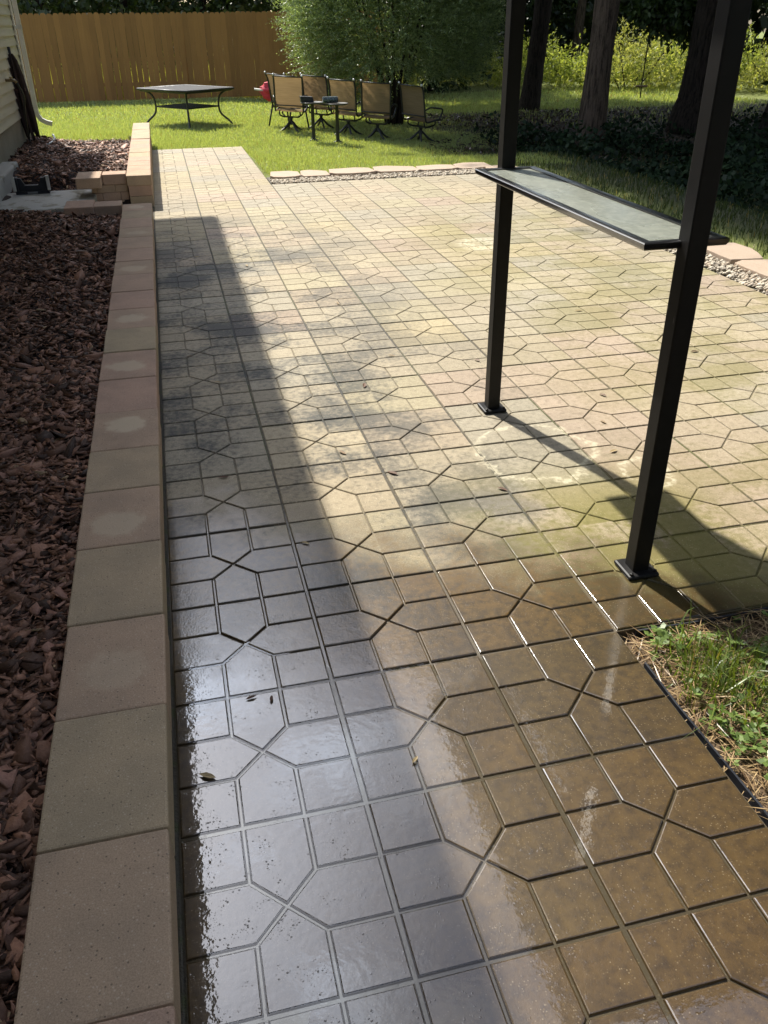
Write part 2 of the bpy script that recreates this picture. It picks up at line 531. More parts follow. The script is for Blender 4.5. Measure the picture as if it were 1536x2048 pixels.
col = g.mix(g.mul(dks, g.ss(mid, 0.4, 0.6)), col, g.mix(1.0, col, (0.45, 0.42, 0.38), 'MULTIPLY'))
col = g.mix(g.mul(spk, g.ss(g.noise(12, 4, off=(4, 4, 1)), 0.4, 0.65, 0.12, 0.55)), col, g.mix(1.0, (0.62, 0.52, 0.36), g.mix(wet, (1., 1., 1.), (0.45, 0.42, 0.38)), 'MULTIPLY'))
h = g.add(g.mul(fine, 0.35), g.mul(mid, 0.65))
nb = g.bump(h, 0.55, 0.0025)
pits = g.add(g.ss(g.voro(95), 0.24, 0.06), g.mul(g.ss(g.voro(190), 0.22, 0.06), 0.5))
pitm = g.ss(g.noise(17, 4, off=(3, 3, 3)), 0.51, 0.63)
hw = g.add(g.mul(g.noise(150, 2), g.fmix(film, 0.9, 0.03)), g.mul(g.mul(pits, pitm), g.fmix(film, 1.2, 1.4)))
hw = g.add(hw, g.mul(g.noise(9, 2), g.fmix(film, 0.5, 0.4)))
hw = g.add(hw, g.mul(g.noise(42, 3, off=(5, 1, 2)), g.fmix(film, 0.7, 0.7)))
cb = g.bump(hw, 0.35, 0.0012)
PAVER = g.done(g.pbsdf(color=col, rough=g.fmix(wet, 0.78, 0.5), spec=0.35, normal=nb, coat=g.mul(wet, g.fmix(film, 0.55, 1.0)), coat_rough=g.fmix(film, 0.15, 0.015), coat_ior=1.75, coat_normal=cb))
me = bpy.data.meshes.new("patio")
me.from_pydata(verts, [], faces)
a = me.attributes.new('tint', 'FLOAT_COLOR', 'FACE')
a.data.foreach_set('color', [c for t in tints for c in (*t, 1.0)])
tag(link_mesh("patio", me, PAVER), kind="structure")

# standing water lying in the grooves of the low corner
def water_sheet():
    n = 46
    V, F = [], []
    rw = random.Random(5)
    y0, x0, x1 = -2.7, 0.002, 3 * S - 0.004
    top = []
    for i in range(n + 1):
        x = x0 + (x1 - x0) * i / n
        yt = 0.18 - 0.42 * max(0, x - 0.3) + 0.05 * math.sin(9 * x) + rw.uniform(-.02, .02)
        top.append((x, yt))
    for x, yt in top:
        V += [(x, y0, -0.0016), (x, yt, -0.0016)]
    for i in range(n):
        F.append((2 * i, 2 * i + 2, 2 * i + 3, 2 * i + 1))
    return V, F
g = G("water")
fr = g.n('ShaderNodeFresnel', {'IOR': 1.34}).outputs[0]
tr = g.n('ShaderNodeBsdfTransparent', {'Color': (0.86, 0.86, 0.82)}).outputs[0]
gl = g.n('ShaderNodeBsdfGlossy', {'Color': (1, 1, 1), 'Roughness': 0.02, 'Normal': g.bump(g.noise(40, 2), 0.08, 0.002)}).outputs[0]
WATER = g.done(g.n('ShaderNodeMixShader', {0: g.math('MULTIPLY', fr, 1.6, True), 1: tr, 2: gl}).outputs[0])
V, F = water_sheet()
me = bpy.data.meshes.new("water"); me.from_pydata(V, [], F)
tag(link_mesh("water", me, WATER), kind="structure")

# dirt and moss strip between wall and slabs
g = G("dirt")
n3 = g.noise(90, 4, 0.7); nb_ = g.noise(16, 3)
c = g.mix(n3, (0.03, 0.026, 0.02), (0.14, 0.12, 0.085))
c = g.mix(g.ss(nb_, 0.5, 0.65, 0, 0.7), c, (0.07, 0.085, 0.025))
DIRT = g.done(g.pbsdf(color=c, rough=0.8, normal=g.bump(n3, 1.0, 0.01)))
mb = MB()
N_ = 120
vv = []
for i in range(N_ + 1):
    y = -2.7 + (12.35 + 2.7) * i / N_
    for j, x in enumerate((-0.03, -0.009, -0.002, 0.006)):
        vv.append((x, y, -0.004 + 0.006 * random.random() - (0.006 if j == 3 else 0)))
mb.add(vv, [(4 * i + j, 4 * i + j + 1, 4 * i + j + 5, 4 * i + j + 4) for i in range(N_) for j in range(3)])
tag(mb.build("dirt_strip", DIRT), kind="structure")

# ------------------------------------------------------------------ retaining walls
g = G("concrete_block")
v = g.obj()
rd = g.rand()
off = g.n('ShaderNodeCombineXYZ', {0: g.mul(rd, 37.0), 1: g.mul(rd, 11.0), 2: 0.0}).outputs[0]
vo = g.n('ShaderNodeVectorMath', {0: v, 1: off}, operation='ADD').outputs[0]
fine = g.noise(300, 5, 0.8, vec=vo); mid = g.noise(28, 5, 0.65, vec=vo); big = g.noise(6, 4, 0.55, vec=vo)
c = g.mix(rd, (0.49, 0.385, 0.245), (0.53, 0.35, 0.255))
c = g.mix(g.ss(big, 0.35, 0.7), c, g.mix(1.0, c, (0.84, 0.86, 0.88), 'MULTIPLY'))
c = g.mix(g.ss(fine, 0.36, 0.60, 0.7, 0.0), c, g.mix(1.0, c, (0.55, 0.53, 0.5), 'MULTIPLY'))
c = g.mix(g.ss(mid, 0.55, 0.75, 0, 0.35), c, g.mix(1.0, c, (0.62, 0.62, 0.62), 'MULTIPLY'))
gr = g.mul(g.ss(g.voro(150, vec=vo), 0.34, 0.18), g.ss(g.n('ShaderNodeSeparateColor', {0: g.voro(150, vec=vo, out=1)}).outputs[1], 0.66, 0.72))
c = g.mix(g.mul(gr, 0.45), c, (0.62, 0.52, 0.40))
pit = g.mul(g.ss(g.voro(115, vec=vo), 0.30, 0.14), g.ss(g.n('ShaderNodeSeparateColor', {0: g.voro(115, vec=vo, out=1)}).outputs[0], 0.74, 0.80))
c = g.mix(g.mul(pit, 0.6), c, (0.12, 0.095, 0.07))
# dried pale patch on some blocks
s_ = g.xyz(v)
dx = g.math('DIVIDE', g.add(s_[0], g.mul(g.sub(rd, 0.6), 0.05)), 0.088); dy = g.math('DIVIDE', g.add(s_[1], g.mul(g.sub(g.math('FRACT', g.mul(rd, 7.0)), 0.5), 0.10)), 0.085)
d = g.math('SQRT', g.add(g.mul(dx, dx), g.mul(dy, dy)))
d = g.add(d, g.mul(g.sub(big, 0.5), 1.3))
oc = g.n('ShaderNodeObjectInfo').outputs['Color']
blot = g.mul(g.ss(g.add(d, g.mul(g.sub(mid, 0.5), 0.8)), 1.05, 0.6), g.n('ShaderNodeSeparateColor', {0: oc}).outputs[0])
c = g.mix(g.mul(blot, 0.55), c, (0.60, 0.50, 0.35))
BLOCK = g.done(g.pbsdf(color=c, rough=0.85, spec=0.25, normal=g.bump(g.add(g.mul(fine, 0.6), g.sub(g.mul(mid, 0.4), pit)), 0.5, 0.003)))
CAPZ = 0.30
def cap(parent, xa, xb, ya, yb, z1=CAPZ, h=0.10, stain=0.0):
    mb = MB().box(-(xb - xa) / 2, (xb - xa) / 2, -(yb - ya) / 2, (yb - ya) / 2, -h, 0)
    o = mb.build("cap_block", BLOCK, parent, bevel=0.006)
    o.location = ((xa + xb) / 2 + random.uniform(-.002, .002), (ya + yb) / 2, z1 + random.uniform(-.003, .003))
    o.rotation_euler = (random.uniform(-.004, .004), random.uniform(-.004, .004), random.uniform(-.006, .006))
    o.color = (stain, 0, 0, 1)
    return o
def course(parent, xa, xb, ya, yb, z0, z1, along='y', n=4, phase=0.5):
    """a lower course of wall blocks"""
    mb = MB()
    L = (yb - ya) if along == 'y' else (xb - xa)
    cuts = [0] + [L * (i + phase) / n for i in range(n)] + [L]
    cuts = sorted(set(min(L, c_) for c_ in cuts))
    for a_, b_ in zip(cuts[:-1], cuts[1:]):
        if b_ - a_ < 0.02: continue
        e = 0.0012
        if along == 'y': mb.box(xa, xb, ya + a_ + e, ya + b_ - e, z0, z1)
        else: mb.box(xa + a_ + e, xa + b_ - e, ya, yb, z0, z1)
    return mb.build("block_course", BLOCK, parent, bevel=0.005)

wall1 = tag(empty("retaining_wall", (-0.11, 2.0, 0)), "long low tan block wall with pale stained caps along the wet paver walk", "retaining wall")
def rel(o, p):   # keep world position under a moved parent
    o.location = Vector(o.location) - Vector(p.location)
    return o
js = [-2.46, -2.10, -1.74, -1.38, -1.021, -0.668, -0.309, 0.045, 0.419, 0.782, 1.105, 1.469, 1.848, 2.213, 2.573, 2.932, 3.288, 3.68, 4.041, 4.398, 4.779, 5.125, 5.508, 5.836, 6.163]
STAIN = {6: 0.45, 8: 0.8, 10: 1.2, 12: 1.0, 14: 1.0, 17: 0.7, 20: 0.5, 23: 0.9}
for i, (a_, b_) in enumerate(zip(js[:-1], js[1:])):
    rel(cap(wall1, -0.232, 0.018, a_ + 0.001, b_ - 0.001, stain=STAIN.get(i, 0.0)), wall1)
for i, (z0, z1) in enumerate(((-0.03, 0.098), (0.100, 0.1985))):
    rel(course(wall1, -0.226, -0.010 + 0.002 * i, -2.5, 6.16, z0, z1, n=24, phase=0.25 + 0.5 * i), wall1)
wall2 = tag(empty("retaining_wall", (-0.11, 10.0, 0)), "low tan block wall beyond the opening, running out onto the sunny lawn", "retaining wall")
js = [7.66, 8.03, 8.38, 8.74, 9.10, 9.47, 9.88, 10.32, 10.62, 10.90, 11.36, 11.72, 12.08, 12.43, 12.74, 13.06]
for a_, b_ in zip(js[:-1], js[1:]):
    rel(cap(wall2, -0.232, 0.018, a_ + 0.001, b_ - 0.001, z1=0.318), wall2)
for i, (z0, z1) in enumerate(((-0.05, 0.110), (0.112, 0.2165))):
    rel(course(wall2, -0.225, 0.010 - 0.002 * i, 7.665, 13.05, z0, z1, n=14, phase=0.25 + 0.5 * i), wall2)
wing1 = tag(empty("wing_wall", (-0.48, 6.27, 0)), "short two-cap block wing on the near side of the wall opening", "wing wall")
rel(cap(wing1, -0.476, -0.240, 6.12, 6.36, 0.300), wing1)
rel(cap(wing1, -0.722, -0.479, 6.06, 6.42, 0.308), wing1)
rel(course(wing1, -0.715, -0.234, 6.11, 6.38, 0.0, 0.1985, 'x', 2, 0.5), wing1)
wing2 = tag(empty("wing_wall", (-0.48, 7.8, 0)), "short block wing on the far side of the wall opening, in deep shade", "wing wall")
rel(cap(wing2, -0.474, -0.236, 7.72, 7.96, 0.330), wing2)
rel(cap(wing2, -0.716, -0.477, 7.47, 7.92, 0.340), wing2)
for i, (z0, z1) in enumerate(((-0.05, 0.070), (0.072, 0.150), (0.152, 0.2285))):
    rel(course(wing2, -0.60, -0.232, 7.73, 7.93, z0, z1, 'x', 2, 0.3 + 0.25 * (i % 2)), wing2)

# ------------------------------------------------------------------ concrete pad and stoop
g = G("poured_concrete")
f1 = g.noise(120, 4, 0.6); f2 = g.noise(5, 5, 0.6)
P = g.xyz()
dry = g.ss(g.add(f2, g.mul(g.sub(P[0], -0.9), -0.12)), 0.44, 0.50)
c = g.mix(f1, (0.30, 0.29, 0.26), (0.46, 0.45, 0.42))
c = g.mix(g.mul(dry, 0.55), g.mix(1.0, c, (0.72, 0.70, 0.60), 'MULTIPLY'), (0.58, 0.58, 0.56))
CONC = g.done(g.pbsdf(color=c, rough=0.85, normal=g.bump(f1, 0.4, 0.004)))
pad = MB().box(-1.6, -0.56, 6.98, 8.05, -0.03, 0.15).build("entry_path", CONC, bevel=0.02)
tag(pad, kind="structure")
st = MB().box(-2.4, -1.46, 7.45, 9.1, -0.03, 0.325).build("concrete_step", CONC, bevel=0.02)
tag(st, "grey concrete doorstep block at the left edge beside the entry pad", "step")
pf = MB().box(-0.57, 0.0, 6.40, 7.72, -0.05, -0.004)
tag(pf.build("path", CONC), kind="structure")

# ------------------------------------------------------------------ boot scraper
BLK = metal_mat("black_plastic", (0.010, 0.012, 0.018), 0.45)
SIL = metal_mat("silver", (0.62, 0.62, 0.60), 0.35, 0.6)
sc = tag(empty("boot_scraper", (-1.195, 7.93, 0.15)), "black boot scraper with two silver uprights standing on the concrete pad", "boot scraper")
MB().box(-0.165, 0.165, -0.05, 0.05, 0.0, 0.03).build("base", BLK, sc, bevel=0.004)
for sgn in (-1, 1):
    MB().box(sgn * 0.155 - 0.022, sgn * 0.155 + 0.022, -0.045, 0.045, 0.0305, 0.165).build("side_brush", BLK, sc, bevel=0.006)
    MB().box(sgn * 0.168 - 0.016, sgn * 0.168 + 0.016, -0.060, -0.0465, 0.035, 0.178).build("upright", SIL, sc, bevel=0.004)
MB().prism([(-0.132, 0.031), (0.132, 0.031), (0.132, 0.155), (0.10, 0.155), (0.065, 0.085), (-0.065, 0.085), (-0.10, 0.155), (-0.132, 0.155)], -0.02, 0.03, Matrix.Rotation(R_(90), 4, 'X')).build("brush_bed", BLK, sc)
MB().box(-0.05, 0.05, -0.0535, -0.0505, 0.006, 0.026).build("plate", metal_mat("plate", (0.18, 0.19, 0.2), 0.4, 0.5), sc)

# ------------------------------------------------------------------ house at the left edge
g = G("vinyl_siding")
P = g.xyz()
n1 = g.noise(3, 4); n2 = g.noise(80, 2)
c = g.mix(n1, (0.50, 0.47, 0.36), (0.58, 0.55, 0.44))
SIDING = g.done(g.pbsdf(color=c, rough=0.55, normal=g.bump(n2, 0.15, 0.002)))
g = G("foundation")
n1 = g.noise(4, 5, 0.65); n2 = g.noise(70, 4)
c = g.mix(n1, (0.20, 0.185, 0.13), (0.34, 0.32, 0.24))
FOUND = g.done(g.pbsdf(color=c, rough=0.9, normal=g.bump(n2, 0.6, 0.006)))
WHITE = metal_mat("white_trim", (0.62, 0.60, 0.52), 0.4)
SOFF = metal_mat("soffit", (0.30, 0.27, 0.22), 0.6)
ROOFM = metal_mat("shingles", (0.07, 0.065, 0.06), 0.9, 0, 0.8, 60)
hs = tag(empty("house", (-1.6, 12.3, 0)), "house corner with cream lap siding on a parged concrete foundation", "house")
def hb(mb, name, mat, parent=None, **k):
    o = mb.build(name, mat, parent if parent is not None else hs, **k)
    if parent is None:
        o.location = (1.6, -12.3, 0)
    return o
hb(MB().box(-9, -1.62, -8, 12.28, -0.3, 0.62), "foundation", FOUND)
mb = MB()
z = 0.60; k = 0
while z < 3.05:
    # one lap board on both faces that can be seen
    for (ax, lo, hi) in (('x', -8, 12.27),):
        mb.add([(-1.600, lo, z), (-1.600, hi, z), (-1.622, hi, z + 0.118), (-1.622, lo, z + 0.118)], [(0, 1, 2, 3)])
        mb.add([(-1.622, lo, z), (-1.622, hi, z), (-1.600, hi, z), (-1.600, lo, z)], [(0, 1, 2, 3)])
    mb.add([(-9, 12.285, z), (-1.60, 12.285, z), (-1.60, 12.272, z + 0.118), (-9, 12.272, z + 0.118)], [(0, 3, 2, 1)])
    z += 0.118
hb(mb, "siding", SIDING)
hb(MB().box(-9, -1.626, -8, 12.27, 0.625, 3.06), "wall", SIDING)
hb(MB().box(-1.60, -1.585, 12.22, 12.30, 0.60, 3.06).box(-1.66, -1.585, 12.3005, 12.315, 0.60, 3.06), "corner_trim", WHITE)
ro = hb(MB().box(-9.2, -0.32, -8.2, 9.60, 3.20, 3.34).box(-9.2, -1.30, 9.6005, 12.6, 3.20, 3.34), "roof", ROOFM)
so_ = hb(MB().box(-9.2, -0.34, -8.2, 9.58, 3.06, 3.195).box(-9.2, -1.32, 9.5805, 12.58, 3.06, 3.195), "soffit", SOFF)
hb(MB().box(-0.335, -0.19, -8.2, 9.62, 3.10, 3.235), "gutter", WHITE)
# downspout with elbow
def rect_tube(path, w, d, side=Vector((0, 1, 0))):
    mb = MB(); V = []; F = []
    pts = [Vector(p) for p in path]
    for i, p in enumerate(pts):
        t = (pts[min(i + 1, len(pts) - 1)] - pts[max(i - 1, 0)]).normalized()
        nrm = t.cross(side).normalized()
        for a_, b_ in ((-1, -1), (1, -1), (1, 1), (-1, 1)):
            V.append(p + side * (a_ * w / 2) + nrm * (b_ * d / 2))
    for i in range(len(pts) - 1):
        for k in range(4):
            F.append((4 * i + k, 4 * i + (k + 1) % 4, 4 * i + 4 + (k + 1) % 4, 4 * i + 4 + k))
    F.append((0, 1, 2, 3)); F.append(tuple(4 * (len(pts) - 1) + k for k in (3, 2, 1, 0)))
    return mb.add(V, F)
ds = hb(rect_tube([(-1.545, 12.35, 3.05), (-1.545, 12.35, 0.62), (-1.54, 12.35, 0.54), (-1.50, 12.35, 0.47), (-1.43, 12.36, 0.43), (-1.36, 12.37, 0.41)], 0.075, 0.06), "downspout", WHITE, bevel=0.004)
MB().box(-1.59, -1.512, 12.305, 12.395, 1.62, 1.66).build("strap", SIL, ds)
# wall hydrant and bracket
hd = hb(MB().tube([(-1.60, 10.45, 1.08), (-1.50, 10.45, 1.08), (-1.47, 10.45, 1.05)], 0.018).tube([(-1.53, 10.38, 1.11), (-1.53, 10.52, 1.11)], 0.012), "faucet", metal_mat("brass", (0.25, 0.2, 0.12), 0.4, 0.7), smooth=True)
# ------------------------------------------------------------------ hose
HOSE = metal_mat("pale_hose", (0.50, 0.52, 0.48), 0.45)
DKH = metal_mat("dark_hose", (0.03, 0.035, 0.03), 0.5)
hz = tag(empty("garden_hose", (-1.5, 10.9, 0.26)), "thin dark hose down the house wall ending in a pale curl on mulch", "hose")
o = MB().tube(smooth_path([(-1.47, 10.45, 1.05), (-1.44, 10.55, 0.9), (-1.49, 10.75, 0.7), (-1.53, 10.95, 0.5), (-1.55, 11.1, 0.34), (-1.52, 10.95, 0.275)]), 0.013).build("dark_tube", DKH, hz, smooth=True); o.location = (1.5, -10.9, -0.26)
o = MB().tube(smooth_path([(-1.52, 10.94, 0.275), (-1.44, 10.88, 0.27), (-1.36, 10.95, 0.27), (-1.29, 11.2, 0.28), (-1.27, 11.45, 0.30), (-1.30, 11.65, 0.33)]), 0.016).build("pale_tube", HOSE, hz, smooth=True); o.location = (1.5, -10.9, -0.26)

# ------------------------------------------------------------------ closed umbrella against the house
g = G("brown_canvas")
n1 = g.noise(30, 3, vec=g.obj())
UMB = g.done(g.pbsdf(color=g.mix(n1, (0.012, 0.008, 0.009), (0.045, 0.025, 0.022)), rough=0.8))
um = tag(empty("closed_umbrella", (-1.50, 11.2, 0.25)), "closed dark brown patio umbrella leaning against the cream house wall", "umbrella")
V, F = [], []
n = 32
for i, (t_, r_) in enumerate(((0.12, 0.062), (0.30, 0.072), (0.6, 0.072), (0.85, 0.062), (1.02, 0.045), (1.10, 0.02))):
    for k in range(n):
        a_ = 2 * math.pi * k / n
        rr_ = r_ * (1.0 + (0.38 if k % 4 == 0 else (-0.25 if k % 4 == 2 else 0)))
        z_ = t_ + ((0.10 * ((k % 4) / 3 - 0.5) + 0.04 * random.random()) if i == 0 else 0)
        V.append((rr_ * math.cos(a_) + 0.02 * t_, rr_ * 1.25 * math.sin(a_), z_))
for i in range(5):
    for k in range(n):
        F.append((i * n + k, i * n + (k + 1) % n, (i + 1) * n + (k + 1) % n, (i + 1) * n + k))
F.append(tuple(5 * n + k for k in range(n)))
MB().add(V, F).build("canopy", UMB, um)
MB().tube([(0, 0, 0.0), (0.02, 0, 1.18)], 0.018).build("pole", BLK, um, smooth=True)
MB().lathe([(0.07, 0.66), (0.088, 0.665), (0.088, 0.70), (0.07, 0.705)], 20).build("tie", metal_mat("tie", (0.07, 0.04, 0.035), 0.7), um)
um.rotation_euler = (R_(2), R_(-5), 0)

# ------------------------------------------------------------------ mulch bed
def bed_z(x, y):
    z = 0.235 + 0.012 * np.sin(3 * x + 1.7 * y) + 0.010 * np.sin(7.1 * y - 2 * x)
    dpad = np.maximum(np.maximum(-1.6 - x, x + 0.6), np.maximum(6.55 - y, y - 8.25))
    z = z - 0.13 * (1 - sstep(dpad, 0.0, 0.45)) * (x < -0.25)
    z = z + 0.05 * sstep(-x, 0.9, 1.55)
    return z
def bed_ok(x, y):
    ok = (x < -0.225) & (x > -1.62) & (y < 12.0 - 0.35 * (x + 1.6) + 0.0 * y) & (y > -2.6)
    ok &= ~((x > -0.74) & (y > 6.02) & (y < 8.0))
    ok &= ~((y > 6.95) & (y < 8.08))
    ok &= ~((x < -1.44) & (y > 7.4) & (y < 9.15))
    return ok
g = G("mulch_soil")
n3 = g.noise(60, 4, 0.7)
MSOIL = g.done(g.pbsdf(color=g.mix(n3, (0.008, 0.005, 0.005), (0.045, 0.022, 0.018)), rough=0.9, normal=g.bump(n3, 1.0, 0.02)))
bx = np.linspace(-1.64, -0.2, 30); by = np.linspace(-2.7, 12.4, 200)
BX, BY = np.meshgrid(bx, by)
BZ = bed_z(BX, BY) - 0.012
BZ = np.where((BX > -0.62) & (BY > 6.38) & (BY < 7.75), -0.05, BZ)
V = np.stack([BX.ravel(), BY.ravel(), BZ.ravel()], 1)
I = (np.arange(199)[:, None] * 30 + np.arange(29)[None, :]).ravel()
cxm = V[I + 15][:, 0]
F = np.stack([I, I + 1, I + 31, I + 30], 1)
cen = V[F].mean(1)
keep = (cen[:, 1] < 12.05 - 0.35 * (cen[:, 0] + 1.6))
tag(link_mesh("flower_bed", np_mesh("flower_bed", V, F[keep]), MSOIL, smooth=True), kind="structure")

def chips(n, xr, yr, L, seed):
    r = np.random.default_rng(seed)
    x = r.uniform(*xr, n); y = r.uniform(*yr, n)
    ok = bed_ok(x, y); x, y = x[ok], y[ok]; n = len(x)
    z = bed_z(x, y) + r.uniform(-0.006, 0.016, n)
    ln = L * r.lognormal(0, 0.42, n); wd = ln * r.choice([.13, .25, .4, .6], n) * r.uniform(.8, 1.2, n); th = np.clip(wd * 0.16, 0.0015, 0.005)
    yaw = r.uniform(0, 2 * np.pi, n); pit = r.normal(0, 0.30, n); rol = r.normal(0, 0.35, n)
    cy_, sy_ = np.cos(yaw), np.sin(yaw); cp, sp = np.cos(pit), np.sin(pit); cr_, sr = np.cos(rol), np.sin(rol)
    ex = np.stack([cy_ * cp, sy_ * cp, sp], 1)
    e0 = np.stack([-sy_, cy_, 0 * yaw], 1); ez0 = np.cross(ex, e0)
    ey = e0 * cr_[:, None] + ez0 * sr[:, None]
    ez = np.cross(ex, ey)
    C = np.stack([x, y, z], 1)
    # six-sided shard outline: top ring and bottom ring
    outl = np.array([(-.5, -.15), (-.28, -.5), (.25, -.42), (.5, .05), (.22, .5), (-.32, .4)])
    jit = r.uniform(0.5, 1.45, (n, 6, 2))
    O = outl[None] * jit
    curve = (O[..., 0] ** 2) * r.normal(0, 0.35, n)[:, None]
    top = C[:, None] + ex[:, None] * (O[..., :1] * ln[:, None, None]) + ey[:, None] * (O[..., 1:] * wd[:, None, None]) + ez[:, None] * (th[:, None, None] * 0.5 + (curve * ln[:, None])[..., None])
    bot = top - ez[:, None] * th[:, None, None] + ex[:, None] * (O[..., :1] * 0.0)
    V = np.concatenate([top, bot], 1).reshape(-1, 3)
    b = (np.arange(n) * 12)[:, None]
    quads = [(0, 1, 2, 3), (0, 3, 4, 5)] + [(6 + i, 6 + (i + 1) % 6, (i + 1) % 6, i) for i in range(6)]
    F = np.concatenate([b + np.array(q)[None] for q in quads], 1).reshape(-1, 4)
    q = r.random(n)
    t = np.empty((n, 3))
    lo, hi = np.array((.040, .022, .014)), np.array((.42, .225, .14))
    u = r.random(n)[:, None] ** 1.5
    t[:] = lo * (1 - u) + hi * u
    m = q > 0.90; t[m] = np.array((.36, .20, .14)) * r.uniform(.7, 1.15, (m.sum(), 1))
    m = q > 0.988; t[m] = (.42, .30, .17)
    return V, F, np.repeat(t, 8, 0)
parts_ = [chips(24000, (-1.0, -0.22), (-1.6, 2.2), 0.036, 1), chips(21000, (-1.62, -0.22), (2.2, 6.9), 0.035, 2), chips(9000, (-1.62, -0.22), (8.0, 12.2), 0.042, 3), chips(2500, (-1.62, -0.9), (-2.5, 2.2), 0.04, 4), chips(1500, (-1.62, -0.7), (6.0, 7.0), 0.034, 6)]
off = 0; VV = []; FF = []; TT = []
for v_, f_, t_ in parts_:
    VV.append(v_); FF.append(f_ + off); TT.append(t_); off += len(v_)
g = G("bark_chips")
c = g.attr(); n1 = g.noise(130, 3, 0.6, stretch=(1, 1, 1))
c = g.mix(n1, g.mix(1.0, c, (0.55, 0.5, 0.5), 'MULTIPLY'), g.mix(1.0, c, (1.35, 1.35, 1.35), 'MULTIPLY'))
BARK_CH = g.done(g.pbsdf(color=c, rough=0.62, spec=0.3, normal=g.bump(n1, 0.6, 0.004)))
tag(link_mesh("mulch", np_mesh("mulch", np.concatenate(VV), np.concatenate(FF), np.concatenate(TT)), BARK_CH), kind="stuff")

# ------------------------------------------------------------------ stepping-stone border, gravel
g = G("edging_stone")
rd = g.rand()
n1 = g.noise(4, 5, 0.6); n2 = g.noise(90, 4, 0.6)
c = g.mix(n1, (0.40, 0.30, 0.215), (0.48, 0.375, 0.28))
c = g.mix(g.ss(n2, 0.4, 0.7, 0.35, 0.0), c, g.mix(1.0, c, (0.6, 0.58, 0.55), 'MULTIPLY'))
STONE = g.done(g.pbsdf(color=c, rough=0.85, normal=g.bump(g.add(n1, g.mul(n2, 0.4)), 0.5, 0.008)))
stones = []
sx = [1.42, 1.80, 2.16, 2.74, 3.32, 3.84, 4.30]
rs = random.Random(21)
STL = ["first pale tan edging stone, wedge-shaped, tucked against the narrow far walk", "second tan edging stone from the far walk, long and low", "third tan edging stone from the far walk, hump-backed", "fourth tan edging stone, in front of the two side tables", "fifth tan edging stone, with a chipped gap at its right end", "sixth tan edging stone, partly behind the end of the glass shelf"]
def stone(cx_, cy_, w_, d_, rot, label, z=0.0):
    pts = [(-.5, -.22), (-.40, -.46), (-.1, -.5), (.30, -.47), (.5, -.38), (.49, .30), (.20, .46), (-.1, .5), (-.44, .40)]
    poly = [(x * w_ * rs.uniform(.93, 1.0), y * d_ * rs.uniform(.86, 1.04)) for x, y in pts]
    o = MB().prism(poly, -0.03, 0.026).build("edging_stone", STONE, bevel=0.006)
    o.location = (cx_, cy_, z + rs.uniform(-.004, .008)); o.rotation_euler = (rs.uniform(-.02, .02), rs.uniform(-.02, .02), rot)
    return tag(o, label, "edging stone", "edging stones round the patio")
for i in range(6):
    stone((sx[i] + sx[i + 1]) / 2, 9.235, sx[i + 1] - sx[i] + 0.01, 0.46, rs.uniform(-.05, .05) - 0.03 * (i == 5), STL[i])
SR = [(4.42, 8.85, -0.9), (4.52, 8.28, -1.45), (4.53, 7.72, -1.5), (4.55, 7.14, -1.55), (4.54, 6.55, -1.55), (4.52, 5.96, -1.6), (4.53, 5.38, -1.55), (4.55, 4.80, -1.5), (4.57, 4.21, -1.65), (4.53, 3.62, -1.6), (4.55, 3.04, -1.55), (4.55, 2.45, -1.55)]
SRL = ["corner edging stone where the border turns, behind the glass shelf", "edging stone behind the far end of the shelf glass", "edging stone along the shaded lawn, screened by the shelf", "edging stone along the shaded lawn behind the shelf middle", "edging stone just past the middle of the shelf frame", "edging stone behind the near half of the shelf", "edging stone next to the last gravel behind the shelf", "tan edging stone showing under the near corner of the shelf frame", "broad tan edging stone right of the near post, beside white gravel", "tan edging stone at the right frame edge, nearest of the border", "edging stone continuing the border past the right frame edge", "last edging stone of the border past the right frame edge"]
for (x, y, a_), lb in zip(SR, SRL):
    stone(x, y, 0.56, 0.40, a_, lb)
# gravel
def pebbles(n, sampler, size, seed):
    r = np.random.default_rng(seed)
    x, y = sampler(r, n); n = len(x)
    s = size * r.lognormal(0, 0.3, n)
    o = np.array([(1, 0, 0), (0, 1, 0), (-1, 0, 0), (0, -1, 0), (0, 0, .7), (0, 0, -.7)])
    O = o[None] * r.uniform(.65, 1.25, (n, 6, 1)) * s[:, None, None]
    a_ = r.uniform(0, 6.28, n); ca, sa = np.cos(a_)[:, None], np.sin(a_)[:, None]
    V = np.stack([O[..., 0] * ca - O[..., 1] * sa + x[:, None], O[..., 0] * sa + O[..., 1] * ca + y[:, None], O[..., 2] + r.uniform(-.012, .008, n)[:, None]], 2).reshape(-1, 3)
    b = (np.arange(n) * 6)[:, None]
    tri = [(0, 1, 4), (1, 2, 4), (2, 3, 4), (3, 0, 4), (1, 0, 5), (2, 1, 5), (3, 2, 5), (0, 3, 5)]
    F = np.concatenate([b + np.array(q)[None] for q in tri], 1).reshape(-1, 3)
    c1, c2, c3 = np.array((.55, .48, .37)), np.array((.44, .35, .25)), np.array((.30, .25, .19))
    q = r.random(n)
    t = np.where((q < .6)[:, None], c1, np.where((q < .85)[:, None], c2, c3)) * r.uniform(.75, 1.1, (n, 1))
    return V, F, np.repeat(t, 8, 0)
def grav(r, n):
    u = r.random(n)
    k = u < 0.32
    x = np.where(k, r.uniform(1.40, 4.35, n), r.uniform(4.13, 4.36, n))
    y = np.where(k, r.uniform(8.71, 9.02, n), r.uniform(0.05, 8.9, n))
    return x, y
V, F, T = pebbles(9000, grav, 0.015, 5)
g = G("pebbles"); GRAV = g.done(g.pbsdf(color=g.attr(), rough=0.8))
tag(link_mesh("gravel", np_mesh("gravel", V, F, T), GRAV), kind="stuff")
